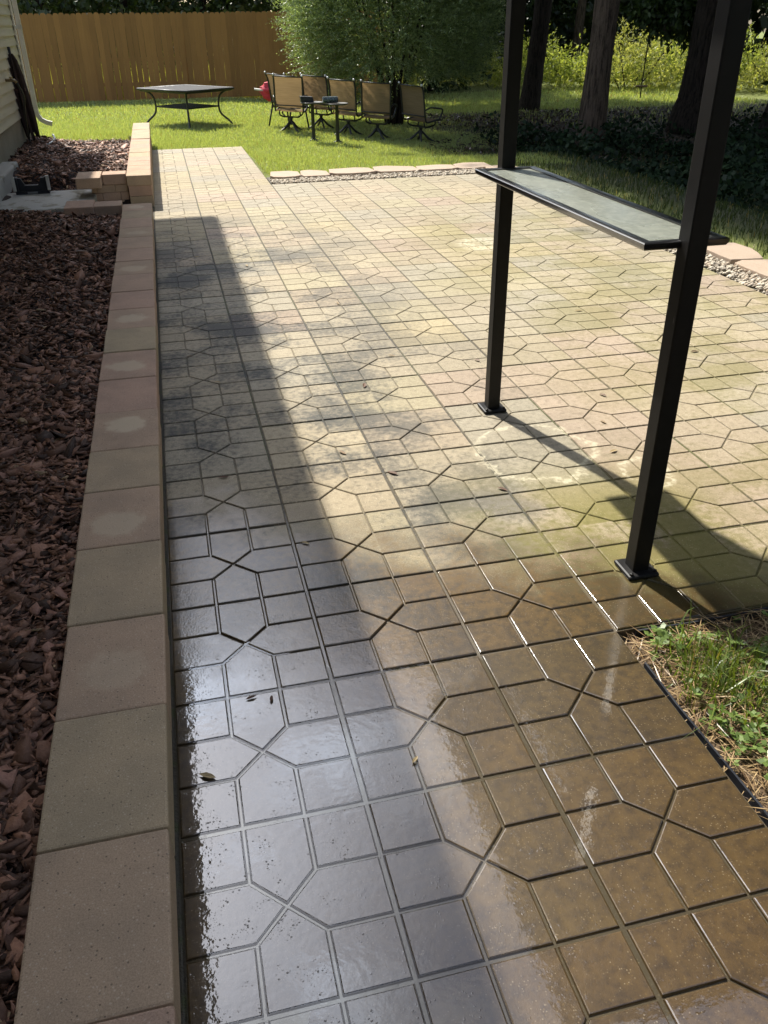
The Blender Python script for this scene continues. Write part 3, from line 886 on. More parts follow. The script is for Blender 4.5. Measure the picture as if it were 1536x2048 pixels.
tag(MB().box(1.385, 4.6, 8.695, 9.3, -0.05, -0.012).box(4.125, 4.6, 0.0, 8.6945, -0.05, -0.012).build("gravel_bed", DIRT), kind="structure")

# ------------------------------------------------------------------ plastic lawn edging by the near corner
ed = MB()
def strip(p, q, nrm, h0, h1, th=0.006, wob=0.006, n=14):
    for i in range(n):
        a0 = Vector(p).lerp(Vector(q), i / n); a1 = Vector(p).lerp(Vector(q), (i + 1) / n)
        w0 = wob * math.sin(i * 1.3); w1 = wob * math.sin((i + 1) * 1.3)
        nn = Vector(nrm)
        P0, P1 = a0 + nn * w0, a1 + nn * w1
        ed.add([(P0.x, P0.y, h0), (P1.x, P1.y, h0), (P1.x, P1.y, h1), (P0.x, P0.y, h1), (P0.x + nn.x * th, P0.y + nn.y * th, h0), (P1.x + nn.x * th, P1.y + nn.y * th, h0), (P1.x + nn.x * th, P1.y + nn.y * th, h1), (P0.x + nn.x * th, P0.y + nn.y * th, h1)],
               [(0, 1, 2, 3), (5, 4, 7, 6), (3, 2, 6, 7), (0, 4, 5, 1), (0, 3, 7, 4), (1, 5, 6, 2)])
strip((3 * S + 0.010, -2.7), (3 * S + 0.012, -0.16), (1, 0), -0.05, 0.0)
tag(ed.build("lawn_edging", BLK), "thin black plastic edging running along the walk towards the camera, beside the weeds", "edging")
ed = MB()
strip((3 * S + 0.06, -0.012), (9 * S, -0.010), (0, -1), -0.05, -0.001)
tag(ed.build("lawn_edging", BLK), "thin black plastic edging under the paver edge right of the near gazebo post", "edging")

# ------------------------------------------------------------------ grill gazebo
g = G("black_paint")
n1 = g.noise(420, 2, vec=g.obj()); n2 = g.noise(7, 5, 0.7, vec=g.obj())
scr = g.mul(g.ss(g.noise(26, 2, vec=g.obj(), stretch=(1, 1, 0.25)), 0.70, 0.74), 0.5)
c = g.mix(g.ss(n2, 0.45, 0.75, 0, 0.5), (0.007, 0.0065, 0.0065), (0.020, 0.018, 0.017))
c = g.mix(g.mul(scr, 0.7), c, (0.16, 0.15, 0.14))
PAINT = g.done(g.pbsdf(color=c, rough=0.50, spec=0.3, normal=g.bump(n1, 0.25, 0.001)))
GZ = tag(empty("grill_gazebo", (1.594, 1.013, 0)), "black metal grill gazebo with square posts and a glass side shelf", "gazebo")
pw = 0.030
def post(px, py):
    o = MB().box(-pw, pw, -pw, pw, 0.012, 2.28).build("post", PAINT, GZ, bevel=0.004)
    o.location = (px - 1.594, py - 1.013, 0)
    f = MB().box(-0.058, 0.058, -0.060, 0.060, 0.001, 0.017).build("foot_plate", PAINT, o, bevel=0.012)
    for sx_ in (-1, 1):
        MB().lathe([(0.007, 0.0172), (0.008, 0.018), (0.007, 0.024), (0.002, 0.026)], 6, Matrix.Translation((sx_ * 0.044, -0.046, 0))).build("bolt", PAINT, o)
for (px, py) in ((1.594, 0.287), (1.594, 1.739), (3.90, 0.287), (3.90, 1.739)):
    post(px, py)
# canopy above (out of the picture, it shades and mirrors in the wet paving)
g = G("canopy_steel"); n1 = g.noise(20, 3)
CANO = g.done(g.pbsdf(color=g.mix(n1, (0.010, 0.009, 0.008), (0.016, 0.014, 0.012)), rough=0.95, spec=0.08))
cv = [(-0.16, -1.10, 2.25), (2.46, -1.10, 2.25), (2.46, 1.08, 2.25), (-0.16, 1.08, 2.25), (0.5, -0.02, 2.78), (1.80, -0.02, 2.78)]
o = MB().add(cv, [(0, 1, 5, 4), (2, 3, 4, 5), (1, 2, 5), (3, 0, 4)]).build("canopy", CANO, GZ)
sm = o.modifiers.new('solid', 'SOLIDIFY'); sm.thickness = 0.012
MB().box(-0.17, 2.47, -1.115, -1.095, 2.19, 2.26).box(-0.17, 2.47, 1.075, 1.095, 2.19, 2.26).box(-0.175, -0.155, -1.094, 1.074, 2.19, 2.26).box(2.455, 2.475, -1.094, 1.074, 2.19, 2.26).build("canopy_frame", CANO, GZ)
for yb in (-0.726, 0.726):
    MB().box(0.031, 2.275, yb - 0.02, yb + 0.02, 2.16, 2.24).build("beam", CANO, GZ)
def shelf(px):
    x0, x1, y0, y1, zt = -0.145, 0.125, -0.715, 0.715, 1.12
    fr = MB()
    r = 0.017
    inner = 0.028
    # rounded frame bars with a lip, mitred
    def bar(a_, b_, nrm):
        prof = [(0, -0.001), (0.001, -0.012), (0.006, -0.020), (0.014, -0.022), (0.030, -0.020), (0.034, -0.010), (0.034, 0.0), (0.020, 0.001), (0.008, 0.002), (0.003, 0.001)]
        V = []
        d = (Vector(b_) - Vector(a_)).normalized(); nn = Vector(nrm)
        for P0, sgn in ((Vector(a_), 1), (Vector(b_), -1)):
            for (w_, z_) in prof:
                V.append(P0 + nn * w_ + d * sgn * w_ + Vector((0, 0, z_ + zt)))
        n = len(prof)
        F = [(i, (i + 1) % n, n + (i + 1) % n, n + i) for i in range(n)] + [tuple(range(n)), tuple(range(2 * n - 1, n - 1, -1))]
        fr.add(V, F)
    c4 = [(x0, y0, 0), (x1, y0, 0), (x1, y1, 0), (x0, y1, 0)]
    for i, nrm in enumerate(((0, 1, 0), (-1, 0, 0), (0, -1, 0), (1, 0, 0))):
        bar(c4[i], c4[(i + 1) % 4], nrm)
    bm_ = MB()
    root = bpy.data.objects.new("side_shelf", None); COL.objects.link(root); root.parent = GZ; root.location = (px - 1.594, 0, 0)
    f = fr.build("shelf_frame", SHELFM, root)
    f.data.polygons.foreach_set('use_smooth', [True] * len(f.data.polygons))
    em = f.modifiers.new('es', 'EDGE_SPLIT'); em.split_angle = R_(50)
    MB().box(x0 + 0.036, x1 - 0.036, y0 + 0.036, y1 - 0.036, zt - 0.012, zt - 0.004).build("glass_panel", GLASSP, root)
    for yb_ in (y0, y1):
        MB().box(-0.02, 0.02, yb_ - 0.03, yb_ + 0.03, zt - 0.042, zt - 0.0235).build("bracket", PAINT, root)
g = G("shelf_paint")
n1 = g.noise(500, 1, vec=g.obj())
SHELFM = g.done(g.pbsdf(color=(0.014, 0.014, 0.016), rough=0.30, spec=0.6, coat=0.8, coat_rough=0.16, coat_ior=1.7, normal=g.bump(n1, 0.05, 0.0005)))
g = G("frosted_glass")
n1 = g.noise(40, 5, 0.65, vec=g.obj()); n2 = g.noise(260, 2, vec=g.obj()); n3 = g.noise(7, 3, vec=g.obj(), stretch=(1, .3, 1))
c = g.mix(g.ss(n1, 0.35, 0.7), (0.21, 0.225, 0.19), (0.30, 0.315, 0.265))
c = g.mix(g.ss(n2, 0.62, 0.72, 0, 0.4), c, (0.34, 0.34, 0.29))
GLASSP = g.done(g.pbsdf(color=c, rough=g.ss(n3, 0.4, 0.65, 0.20, 0.34), spec=0.5, normal=g.bump(n1, 0.1, 0.001)))
shelf(1.594); shelf(3.90)

# ------------------------------------------------------------------ fence
g = G("cedar_boards")
P = g.xyz(); tt = g.attr()
gr = g.noise(8, 4, 0.6, stretch=(9, 1, 0.35)); bl = g.noise(0.9, 4, 0.6)
c = g.mix(gr, g.mix(1.0, tt, (0.72, 0.70, 0.66), 'MULTIPLY'), g.mix(1.0, tt, (1.18, 1.16, 1.12), 'MULTIPLY'))
c = g.mix(g.ss(bl, 0.4, 0.7, 0, 0.25), c, g.mix(1.0, c, (0.7, 0.66, 0.6), 'MULTIPLY'))
CEDAR = g.done(g.pbsdf(color=c, rough=0.8, normal=g.bump(gr, 0.4, 0.004)))
fz, FY = -0.20, 24.95
fn = tag(empty("wooden_fence", (-3, FY, fz)), "tall orange-brown wooden privacy fence with light slits between its boards", "fence")
mb = MB(); x = -16.0; rf = random.Random(4)
while x < 7.0:
    w_ = 0.140 + rf.uniform(-.002, .002)
    gp = rf.choice([0.002, 0.004, 0.010, 0.016, 0.022]) if -4 < x < 4 else 0.003
    if x > 2.0: gp = rf.choice([0.001, 0.002, 0.004])
    tp = 0.05 * random.random() * 0
    h_ = 2.12 + 0.012 * rf.uniform(-1, 1)
    sk = rf.uniform(-.002, .002)
    k = rf.uniform(.85, 1.12)
    t_ = (0.31 * k, 0.16 * k, 0.052 * k)
    poly = [(x + sk, 0.03), (x + w_ + sk, 0.03), (x + w_ + gp - 0.0015, h_ - 0.05), (x + w_ - 0.012, h_ - 0.018), (x + w_ - 0.04, h_), (x + 0.04, h_), (x + 0.012, h_ - 0.018), (x, h_ - 0.05)]
    yj = rf.uniform(-.002, .002)
    M = Matrix.Translation((3, yj, 0)) @ Matrix.Rotation(R_(90), 4, 'X')
    mb.prism(poly, 0, 0.016, M, t_)
    x += w_ + gp
mb.build("boards", CEDAR, fn, tint=True)
for zr in (0.42, 1.02, 1.85):
    MB().box(-13, 10, 0.006, 0.046, zr - 0.045, zr + 0.045, t=(0.3, 0.16, 0.06)).build("rail", CEDAR, fn, tint=True)
for i in range(9):
    MB().box(-12.9 + 2.42 * i, -12.81 + 2.42 * i, 0.047, 0.137, -0.1, 2.05, t=(0.3, 0.16, 0.06)).build("fence_post", CEDAR, fn, tint=True)
# ------------------------------------------------------------------ patio table
DKM = metal_mat("dark_bronze", (0.020, 0.021, 0.020), 0.38)
g = G("table_glass")
n1 = g.noise(12, 4, vec=g.obj())
TTOP = g.done(g.pbsdf(color=g.mix(n1, (0.06, 0.062, 0.065), (0.10, 0.10, 0.10)), rough=0.28, spec=0.6))
tb = tag(empty("patio_table", (0.78, 17.95, float(ground_z(0.78, 17.95)))), "square dark metal patio table with curved legs and lower shelf on the lawn", "table")
TH = 0.71
tcn = [(-0.97, 0.28), (-0.03, -1.02), (0.97, -0.30), (0.03, 1.0)]
def inner(k, z):
    return [(x * k, y * k, z) for x, y in tcn]
mb = MB().prism([(x, y) for x, y in tcn], TH - 0.012, TH)
mb.build("tabletop", TTOP, tb, bevel=0.004)
rim = MB()
pr_ = inner(1.0, TH - 0.018)
rim.tube(pr_ + [pr_[0]], 0.022, 8)
rim.build("rim", DKM, tb, smooth=True)
ap = MB()
for (a_, b_) in zip(inner(.93, TH - 0.05), inner(.93, TH - 0.05)[1:] + inner(.93, TH - 0.05)[:1]):
    ap.tube([a_, b_], 0.016, 6)
ap.build("apron", DKM, tb)
for (x, y) in tcn:
    MB().tube(smooth_path([(x * .97, y * .97, TH - 0.03), (x * .80, y * .80, TH - 0.07), (x * .69, y * .69, TH - 0.17), (x * .66, y * .66, 0.36), (x * .70, y * .70, 0.22), (x * .84, y * .84, 0.10), (x * .93, y * .93, 0.0)]), 0.021, 8).build("leg", DKM, tb, smooth=True)
sh = MB()
q4 = inner(.67, 0.36)
for i in range(4):
    sh.tube([q4[i], q4[(i + 1) % 4]], 0.014, 6)
for t_ in [i / 14 for i in range(1, 14)]:
    a_ = Vector(q4[0]).lerp(Vector(q4[3]), t_); b_ = Vector(q4[1]).lerp(Vector(q4[2]), t_)
    sh.tube([a_, b_], 0.012, 4)
sh.build("lower_shelf", DKM, tb)

# ------------------------------------------------------------------ sling chairs
g = G("sling_fabric")
v = g.obj()
n1 = g.noise(16, 4, 0.6, vec=v, stretch=(0.25, 1, 4)); wv = g.noise(240, 1, vec=v)
c = g.mix(n1, (0.16, 0.118, 0.068), (0.30, 0.23, 0.145))
d = g.n('ShaderNodeBsdfDiffuse', {'Color': c, 'Normal': g.bump(wv, 0.3, 0.002)}).outputs[0]
t = g.n('ShaderNodeBsdfTranslucent', {'Color': g.mix(1.0, c, (1.3, 1.15, 0.9), 'MULTIPLY')}).outputs[0]
SLING = g.done(g.n('ShaderNodeMixShader', {0: 0.30, 1: d, 2: t}).outputs[0])
def make_chair(swivel=True):
    root = empty("sling_chair")
    W2 = 0.275
    side = lambda s: smooth_path([(s * W2, -0.36, 1.02), (s * W2, -0.30, 0.90), (s * W2, -0.25, 0.66), (s * W2, -0.20, 0.44), (s * W2, -0.13, 0.39), (s * W2, 0.06, 0.405), (s * W2, 0.22, 0.42), (s * W2, 0.27, 0.39)], 5)
    for s in (-1, 1):
        o = MB().tube(side(s), 0.017, 8).build("side_rail", DKM, root, smooth=True)
        MB().lathe([(0.004, -0.02), (0.017, -0.018), (0.021, 0.0), (0.017, 0.016), (0.004, 0.02)], 10, Matrix.Translation((s * W2, -0.362, 1.03))).build("finial", SIL, o, smooth=True)
    def panel(path, w_):
        V = []; n = len(path); m = 6
        for (y, z) in path:
            for j in range(m + 1):
                u = -1 + 2 * j / m
                V.append((u * w_, y + 0.018 * (1 - u * u), z - 0.012 * (1 - u * u)))
        return MB().add(V, [(i * (m + 1) + j, i * (m + 1) + j + 1, (i + 1) * (m + 1) + j + 1, (i + 1) * (m + 1) + j) for i in range(n - 1) for j in range(m)])
    sp = side(1)
    back = [(p.y, p.z) for p in sp if p.z > 0.455][1:]
    seat = [(p.y, p.z) for p in sp if p.z <= 0.455 and p.y > -0.2]
    panel(back, W2 - 0.012).build("back_sling", SLING, root, smooth=True)
    panel(seat, W2 - 0.012).build("seat_sling", SLING, root, smooth=True)
    for (y_, z_) in ((-0.36, 1.005), (-0.245, 0.50), (0.20, 0.395)):
        MB().tube([(-W2, y_, z_), (W2, y_, z_)], 0.011, 8).build("cross_bar", DKM, root, smooth=True)
    for s in (-1, 1):
        MB().tube(smooth_path([(s * W2, -0.235, 0.60), (s * (W2 + .045), -0.12, 0.645), (s * (W2 + .055), 0.08, 0.625), (s * (W2 + .05), 0.22, 0.60), (s * (W2 + .03), 0.25, 0.54), (s * W2, 0.20, 0.41)]), 0.015, 8).build("armrest", DKM, root, smooth=True)
    if swivel:
        ub = MB()
        for s in (-1, 1):
            ub.tube(smooth_path([(s * 0.20, -0.15, 0.39), (s * 0.20, -0.13, 0.32), (s * 0.14, -0.04, 0.285), (s * 0.14, 0.08, 0.285), (s * 0.20, 0.17, 0.32), (s * 0.20, 0.19, 0.40)]), 0.014, 8)
        ub.box(-0.16, 0.16, -0.05, 0.09, 0.270, 0.284)
        ub.build("rocker_spring", DKM, root)
        MB().lathe([(0.035, 0.14), (0.045, 0.16), (0.03, 0.18), (0.03, 0.25), (0.05, 0.269)], 14).build("pedestal", DKM, root, smooth=True)
        for k in range(4):
            a_ = math.pi / 4 + k * math.pi / 2
            c_, s_ = math.cos(a_), math.sin(a_)
            MB().tube(smooth_path([(c_ * .02, s_ * .02, 0.20), (c_ * .07, s_ * .07, 0.16), (c_ * .15, s_ * .15, 0.085), (c_ * .25, s_ * .25, 0.03), (c_ * .33, s_ * .33, 0.012)]), [0.020] * 20 + [0.014] * 5, 8).build("leg", DKM, root, smooth=True)
    else:
        for s in (-1, 1):
            MB().tube([(s * W2, -0.20, 0.44), (s * (W2 + .02), -0.32, 0.0)], 0.017, 8).build("leg", DKM, root, smooth=True)
            MB().tube([(s * W2, 0.18, 0.41), (s * (W2 + .02), 0.26, 0.0)], 0.017, 8).build("leg", DKM, root, smooth=True)
    return root
cp_ = make_chair(True)
CH = [(2.70, 16.22, -18, "tan sling swivel chair front left of the group, its back to the patio"),
      (3.44, 17.0, -37, "tan sling chair standing behind the round black side tables"),
      (3.78, 15.85, -38, "sling chair just right of the side tables, half behind another chair"),
      (4.24, 15.30, -24, "tan sling chair in the middle right, sunlit back, overlapping its neighbour"),
      (5.02, 15.0, -56, "shaded sling chair at the right end of the row under the shrub")]
for i, (x, y, a_, lb) in enumerate(CH):
    o = cp_ if i == 0 else copy_tree(cp_)
    o.location = (x, y, float(ground_z(x, y)) - 0.005)
    o.rotation_euler = (0, R_(3.0), R_(a_))
    tag(o, lb, "chair", "sling chairs on the lawn")
ca = make_chair(False)
ca.location = (2.78, 16.95, float(ground_z(2.78, 16.95))); ca.rotation_euler = (0, R_(2), R_(-55))
tag(ca, "leftmost sling chair, seen side-on with a straight splayed leg", "chair", "sling chairs on the lawn")

# ------------------------------------------------------------------ side tables and what lies on them
def side_table(x, y, h_, label):
    root = empty("side_table", (x, y, float(ground_z(x, y)) - 0.004))
    tag(root, label, "side table", "round side tables")
    MB().lathe([(0.02, h_ - 0.03), (0.17, h_ - 0.026), (0.205, h_ - 0.012), (0.21, h_), (0.20, h_ + 0.004), (0.19, h_ - 0.002)], 32).build("tabletop", DKM, root, smooth=True)
    MB().lathe([(0.036, 0.03), (0.033, 0.06), (0.031, h_ - 0.04), (0.045, h_ - 0.031)], 16).build("post", DKM, root, smooth=True)
    for k in range(4):
        a_ = 0.5 + k * math.pi / 2; c_, s_ = math.cos(a_), math.sin(a_)
        MB().tube(smooth_path([(c_ * .015, s_ * .015, 0.075), (c_ * .06, s_ * .06, 0.035), (c_ * .17, s_ * .17, 0.01)]), 0.014, 8).build("foot", DKM, root, smooth=True)
    return root
s1 = side_table(2.88, 14.60, 0.66, "round black pedestal side table on the left, with a dark box on it")
s2 = side_table(3.29, 14.40, 0.67, "round black pedestal side table on the right, with a grey canister on it")
z1 = s1.location.z + 0.664; z2 = s2.location.z + 0.675
bx_ = tag(empty("storage_box", (2.80, 14.62, z1)), "small black box lying on the left side table", "box")
MB().prism([(-0.12, 0), (0.11, 0), (0.09, 0.085), (-0.13, 0.10)], -0.07, 0.07, Matrix.Rotation(R_(90), 4, 'X')).build("box_body", BLK, bx_, bevel=0.006)
MB().box(-0.09, 0.06, -0.075, -0.0705, 0.03, 0.06).build("latch", DKM, bx_)
cnr = tag(empty("canister", (3.17, 14.40, z2 + 0.055)), "grey-blue speckled canister lying on its side across the right side table", "canister")
g = G("speckled_metal"); n1 = g.noise(90, 2, vec=g.obj())
SPK = g.done(g.pbsdf(color=g.mix(g.ss(n1, 0.5, 0.6), (0.03, 0.045, 0.05), (0.20, 0.25, 0.27)), rough=0.35, metal=0.3))
MB().lathe([(0.045, -0.13), (0.055, -0.125), (0.055, 0.125), (0.045, 0.13)], 20, Matrix.Rotation(R_(90), 4, 'Y')).build("canister_body", SPK, cnr, smooth=False)
MB().lathe([(0.05, 0.1305), (0.05, 0.142), (0.03, 0.146)], 16, Matrix.Rotation(R_(90), 4, 'Y')).build("lid", BLK, cnr)

# ------------------------------------------------------------------ folded red umbrella across the chairs
g = G("red_canvas"); n1 = g.noise(14, 4, vec=g.obj())
RED = g.done(g.pbsdf(color=g.mix(n1, (0.42, 0.02, 0.035), (0.62, 0.06, 0.09)), rough=0.75))
ru = tag(empty("folded_umbrella", (2.24, 17.3, 0.47)), "folded red patio umbrella with a white pole end lying across the chairs", "umbrella")
V, F = [], []
n = 24
for i, (t_, r_) in enumerate(((0.05, 0.07), (0.09, 0.13), (0.2, 0.165), (0.5, 0.15), (0.85, 0.14), (1.1, 0.10), (1.25, 0.03))):
    for k in range(n):
        a_ = 2 * math.pi * k / n
        rr_ = r_ * (1 + 0.28 * math.cos(a_ * 6 + i * 0.4) + random.uniform(-.08, .08))
        V.append((t_ + (0.05 * math.cos(a_ * 6) if i == 0 else 0), rr_ * math.cos(a_), rr_ * math.sin(a_)))
for i in range(6):
    for k in range(n):
        F.append((i * n + k, i * n + (k + 1) % n, (i + 1) * n + (k + 1) % n, (i + 1) * n + k))
F.append(tuple(6 * n + k for k in range(n)))
MB().add(V, F).build("canopy", RED, ru, smooth=True)
MB().tube([(-0.10, 0, 0), (1.3, 0, 0)], 0.02, 8).build("pole", WHITE, ru, smooth=True)
ru.rotation_euler = (0, R_(8), R_(-8))

# ------------------------------------------------------------------ foliage tools
def rhombi(C, D, N, L, Wd, tint):
    """leaf quads: centre C, axis D, normal-ish N, length L, width Wd"""
    D = D / np.linalg.norm(D, axis=1, keepdims=True)
    U = np.cross(N, D); U /= np.linalg.norm(U, axis=1, keepdims=True) + 1e-9
    V = np.stack([C - D * L[:, None] / 2, C + U * Wd[:, None] / 2 - D * L[:, None] * 0.08, C + D * L[:, None] / 2, C - U * Wd[:, None] / 2 - D * L[:, None] * 0.08], 1).reshape(-1, 3)
    n = len(C)
    F = np.arange(4 * n).reshape(n, 4)
    return V, F, tint

def merge(parts):
    off = 0; VV = []; FF = []; TT = []
    for v_, f_, t_ in parts:
        VV.append(v_); FF.append(f_ + off); TT.append(t_); off += len(v_)
    return np.concatenate(VV), np.concatenate(FF), np.concatenate(TT)

def unit(r, n):
    d = r.normal(size=(n, 3)); return d / np.linalg.norm(d, axis=1, keepdims=True)

def lerp_t(r, n, a, b, p=1.0):
    u = r.random((n, 1)) ** p
    return np.array(a) * (1 - u) + np.array(b) * u

def cloud(seed, centre, rad, n_cl, per, cl_r, leaf, asp, ca, cb, shell=0.55, droop=0.2):
    """clumps of leaves in an ellipsoid"""
    r = np.random.default_rng(seed)
    d = unit(r, n_cl)
    q = shell + (1 - shell) * r.random((n_cl, 1)) ** 0.6
    cc = np.array(centre) + d * q * np.array(rad)
    ctint = r.uniform(0.75, 1.2, (n_cl, 1))
    k = np.repeat(np.arange(n_cl), per); n = len(k)
    off = r.normal(size=(n, 3)) * cl_r * r.uniform(.6, 1.3, (n_cl, 1))[k]
    C = cc[k] + off
    D = unit(r, n) + off / (cl_r + 1e-6) * 0.5; D[:, 2] -= droop
    N = unit(r, n); N[:, 2] += 0.8
    L = leaf * r.lognormal(0, 0.25, n)
    return rhombi(C, D, N, L, L * asp, lerp_t(r, n, ca, cb) * ctint[k])

def sprays(seed, starts, dirs, length, nl, leaf, asp, ca, cb, sag=0.15, spread=0.35):
    """twigs with leaflets set along them"""
    r = np.random.default_rng(seed)
    ns = len(starts)
    k = np.repeat(np.arange(ns), nl); n = len(k)
    t = np.tile(np.linspace(0.05, 1, nl), ns) + r.uniform(-.03, .03, n)
    ln = (length * r.uniform(.6, 1.3, ns))[k]
    dd = dirs / np.linalg.norm(dirs, axis=1, keepdims=True)
    C = starts[k] + dd[k] * (t * ln)[:, None]
    C[:, 2] -= sag * ln * t * t
    C += r.normal(size=(n, 3)) * 0.02 * length
    D = dd[k] + r.normal(size=(n, 3)) * spread * 1.6
    N = unit(r, n); N[:, 2] += 0.9
    L = leaf * r.lognormal(0, 0.25, n) * (1.15 - 0.5 * t)
    ct = r.uniform(.8, 1.2, (ns, 1))
    return rhombi(C, D, N, L, L * asp, lerp_t(r, n, ca, cb) * ct[k])

def bark_mat(name, a_, b_, scale=9):
    g = G(name)
    v = g.obj()
    n1 = g.noise(scale, 5, 0.65, vec=v, stretch=(3.2, 3.2, 0.35)); n2 = g.noise(60, 3, vec=v, stretch=(1, 1, .4))
    return g.done(g.pbsdf(color=g.mix(g.ss(g.add(n1, g.mul(n2, 0.25)), 0.42, 0.75), a_, b_), rough=0.95, spec=0.15, normal=g.bump(g.add(n1, g.mul(n2, 0.3)), 1.0, 0.05)))
BARK = bark_mat("bark_brown", (0.028, 0.021, 0.016), (0.125, 0.092, 0.068))
BARKD = bark_mat("bark_dark", (0.012, 0.010, 0.008), (0.048, 0.037, 0.029))

def trunk(name_loc, path, radii, mat, parent, n=14):
    pts = smooth_path(path, 5)
    m = len(pts)
    rs_ = [np.interp(i / (m - 1), np.linspace(0, 1, len(radii)), radii) * random.uniform(.95, 1.05) for i in range(m)]
    return MB().tube(pts, rs_, n).build("trunk", mat, parent, smooth=True)

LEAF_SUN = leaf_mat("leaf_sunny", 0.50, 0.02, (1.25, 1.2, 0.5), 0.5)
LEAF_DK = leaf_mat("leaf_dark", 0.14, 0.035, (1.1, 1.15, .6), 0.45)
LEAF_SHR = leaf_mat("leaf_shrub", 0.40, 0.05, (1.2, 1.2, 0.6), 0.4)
GRASSM = leaf_mat("grass_blade", 0.45, 0.04, (1.25, 1.2, 0.45), 0.4)

# ------------------------------------------------------------------ grass
def blades(seed, x, y, h, w, ca, cb, lean=0.35, z=None):
    r = np.random.default_rng(seed)
    n = len(x)
    z = ground_z(x, y) - 0.004 if z is None else z
    hh = h * r.lognormal(0, 0.28, n); ww = w * r.uniform(.6, 1.3, n)
    a_ = r.uniform(0, 2 * np.pi, n)
    b0 = np.stack([x, y, z], 1)
    u = np.stack([np.cos(a_), np.sin(a_), 0 * a_], 1)
    l2 = r.uniform(0, 2 * np.pi, n); lm = np.abs(r.normal(0, lean, n))
    ld = np.stack([np.cos(l2) * lm, np.sin(l2) * lm, 0 * lm], 1)
    m_ = b0 + ld * (0.35 * hh)[:, None] + np.stack([0 * hh, 0 * hh, 0.6 * hh], 1)
    t_ = b0 + ld * hh[:, None] + np.stack([0 * hh, 0 * hh, hh * np.clip(1 - 0.4 * lm, .3, 1)], 1)
    V = np.stack([b0 - u * ww[:, None] / 2, b0 + u * ww[:, None] / 2, m_ + u * ww[:, None] * .38, m_ - u * ww[:, None] * .38, t_], 1).reshape(-1, 3)
    b = (np.arange(n) * 5)[:, None]
    F = np.concatenate([b + np.array((0, 1, 2))[None], b + np.array((0, 2, 3))[None], b + np.array((3, 2, 4))[None]], 1).reshape(-1, 3)
    t = lerp_t(r, n, ca, cb)
    dead = r.random(n) < 0.06
    t[dead] = (0.30, 0.24, 0.10)
    return V, F, np.repeat(t, 3, 0)
def lawn_pts(seed, n, xr, yr):
    r = np.random.default_rng(seed)
    x = r.uniform(*xr, n); y = r.uniform(*yr, n)
    ok = ~((x > -0.26) & (x < 0.02) & (y < 13.08))
    ok &= ~((x <= 0.02) & (y < 12.1 - 0.35 * (x + 1.6)))
    ok &= ~((x > -0.05) & (x < 1.385) & (y < 12.36))
    ok &= ~((x >= 1.38) & (x < 4.45) & (y < 9.46)) & ~((x >= 1.38) & (x < 4.74) & (y < 8.9))
    ok &= ~((x < -1.55) & (y < 12.35))
    ok &= ~((x > 6.3 + 0.8 * np.sin(y * 1.7) + r.normal(0, .35, len(x))) & (y > 9.3) & (y < 21.2 + r.normal(0, .3, len(x))) & (r.random(len(x)) < 0.88)) if seed in (1, 2, 3, 5) else True
    return x[ok], y[ok]
GA, GB = (0.25, 0.325, 0.11), (0.46, 0.52, 0.24)
ps = []
x, y = lawn_pts(1, 90000, (-1.7, 5.6), (9.3, 14.5)); ps.append(blades(1, x, y, 0.045, 0.0065, GA, GB))
x, y = lawn_pts(2, 110000, (-4.5, 7.5), (14.0, 19.5)); ps.append(blades(2, x, y, 0.05, 0.0095, GA, GB))
x, y = lawn_pts(3, 60000, (-6, 11), (19.5, 24.93)); ps.append(blades(3, x, y, 0.055, 0.015, GA, GB))
x, y = lawn_pts(4, 30000, (4.7, 9.5), (1.5, 14)); ps.append(blades(4, x, y, 0.06, 0.009, (0.028, 0.045, 0.014), (0.07, 0.10, 0.026)))  # right-hand grass: deep shade put into darker blade colours
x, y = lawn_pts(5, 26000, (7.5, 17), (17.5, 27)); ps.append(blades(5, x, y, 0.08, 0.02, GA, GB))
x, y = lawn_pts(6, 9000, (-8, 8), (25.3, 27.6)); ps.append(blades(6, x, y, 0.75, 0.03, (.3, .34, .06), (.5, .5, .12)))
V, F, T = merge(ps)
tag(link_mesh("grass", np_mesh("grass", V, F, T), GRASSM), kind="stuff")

# weeds and straw at the near right corner
r = np.random.default_rng(40)
def wp(n, x0=1.395, x1=2.6, y0=-1.6, y1=-0.02):
    x = x0 + (x1 - x0) * r.random(n); y = y0 + (y1 - y0) * r.random(n)
    return x, y
n = 8000
x, y = wp(n)
L = r.uniform(.05, .15, n); a_ = r.uniform(0, 6.28, n)
C = np.stack([x, y, -0.03 + r.uniform(0.002, 0.040, n)], 1); D = np.stack([np.cos(a_), np.sin(a_), r.normal(0, .12, n)], 1)
Nn = np.tile((0., 0., 1.), (n, 1)) + r.normal(0, .2, (n, 3))
V, F, T = rhombi(C, D, Nn, L, np.full(n, 0.0034), lerp_t(r, n, (.13, .07, .03), (.46, .33, .17)))
STRAW = leaf_mat("pine_straw", 0.1, 0.05, (1, 1, 1))
tag(link_mesh("pine_straw", np_mesh("pine_straw", V, F, T), STRAW), kind="stuff")
ps = []
# tufts of grass
tx, ty = np.array([1.53, 1.60, 1.50, 1.66, 1.62, 1.74, 1.56, 1.8, 1.68, 1.95, 2.1, 1.9]), np.array([-.16, -.30, -.33, -.20, -.42, -.36, -.24, -.52, -.55, -.3, -.5, -.75])
k = r.integers(0, len(tx), 1300)
x = tx[k] + r.normal(0, .05, 1300); y = ty[k] + r.normal(0, .055, 1300)
ok = (x > 1.40) & (y < -0.03)
ps.append(blades(41, x[ok], y[ok], 0.085, 0.0048, (.075, .12, .015), (.19, .25, .05), 0.75, z=np.full(ok.sum(), -0.03)))
WEEDG = np_mesh("weeds", *ps[0])
tag(link_mesh("weed_grass", WEEDG, GRASSM), kind="stuff")
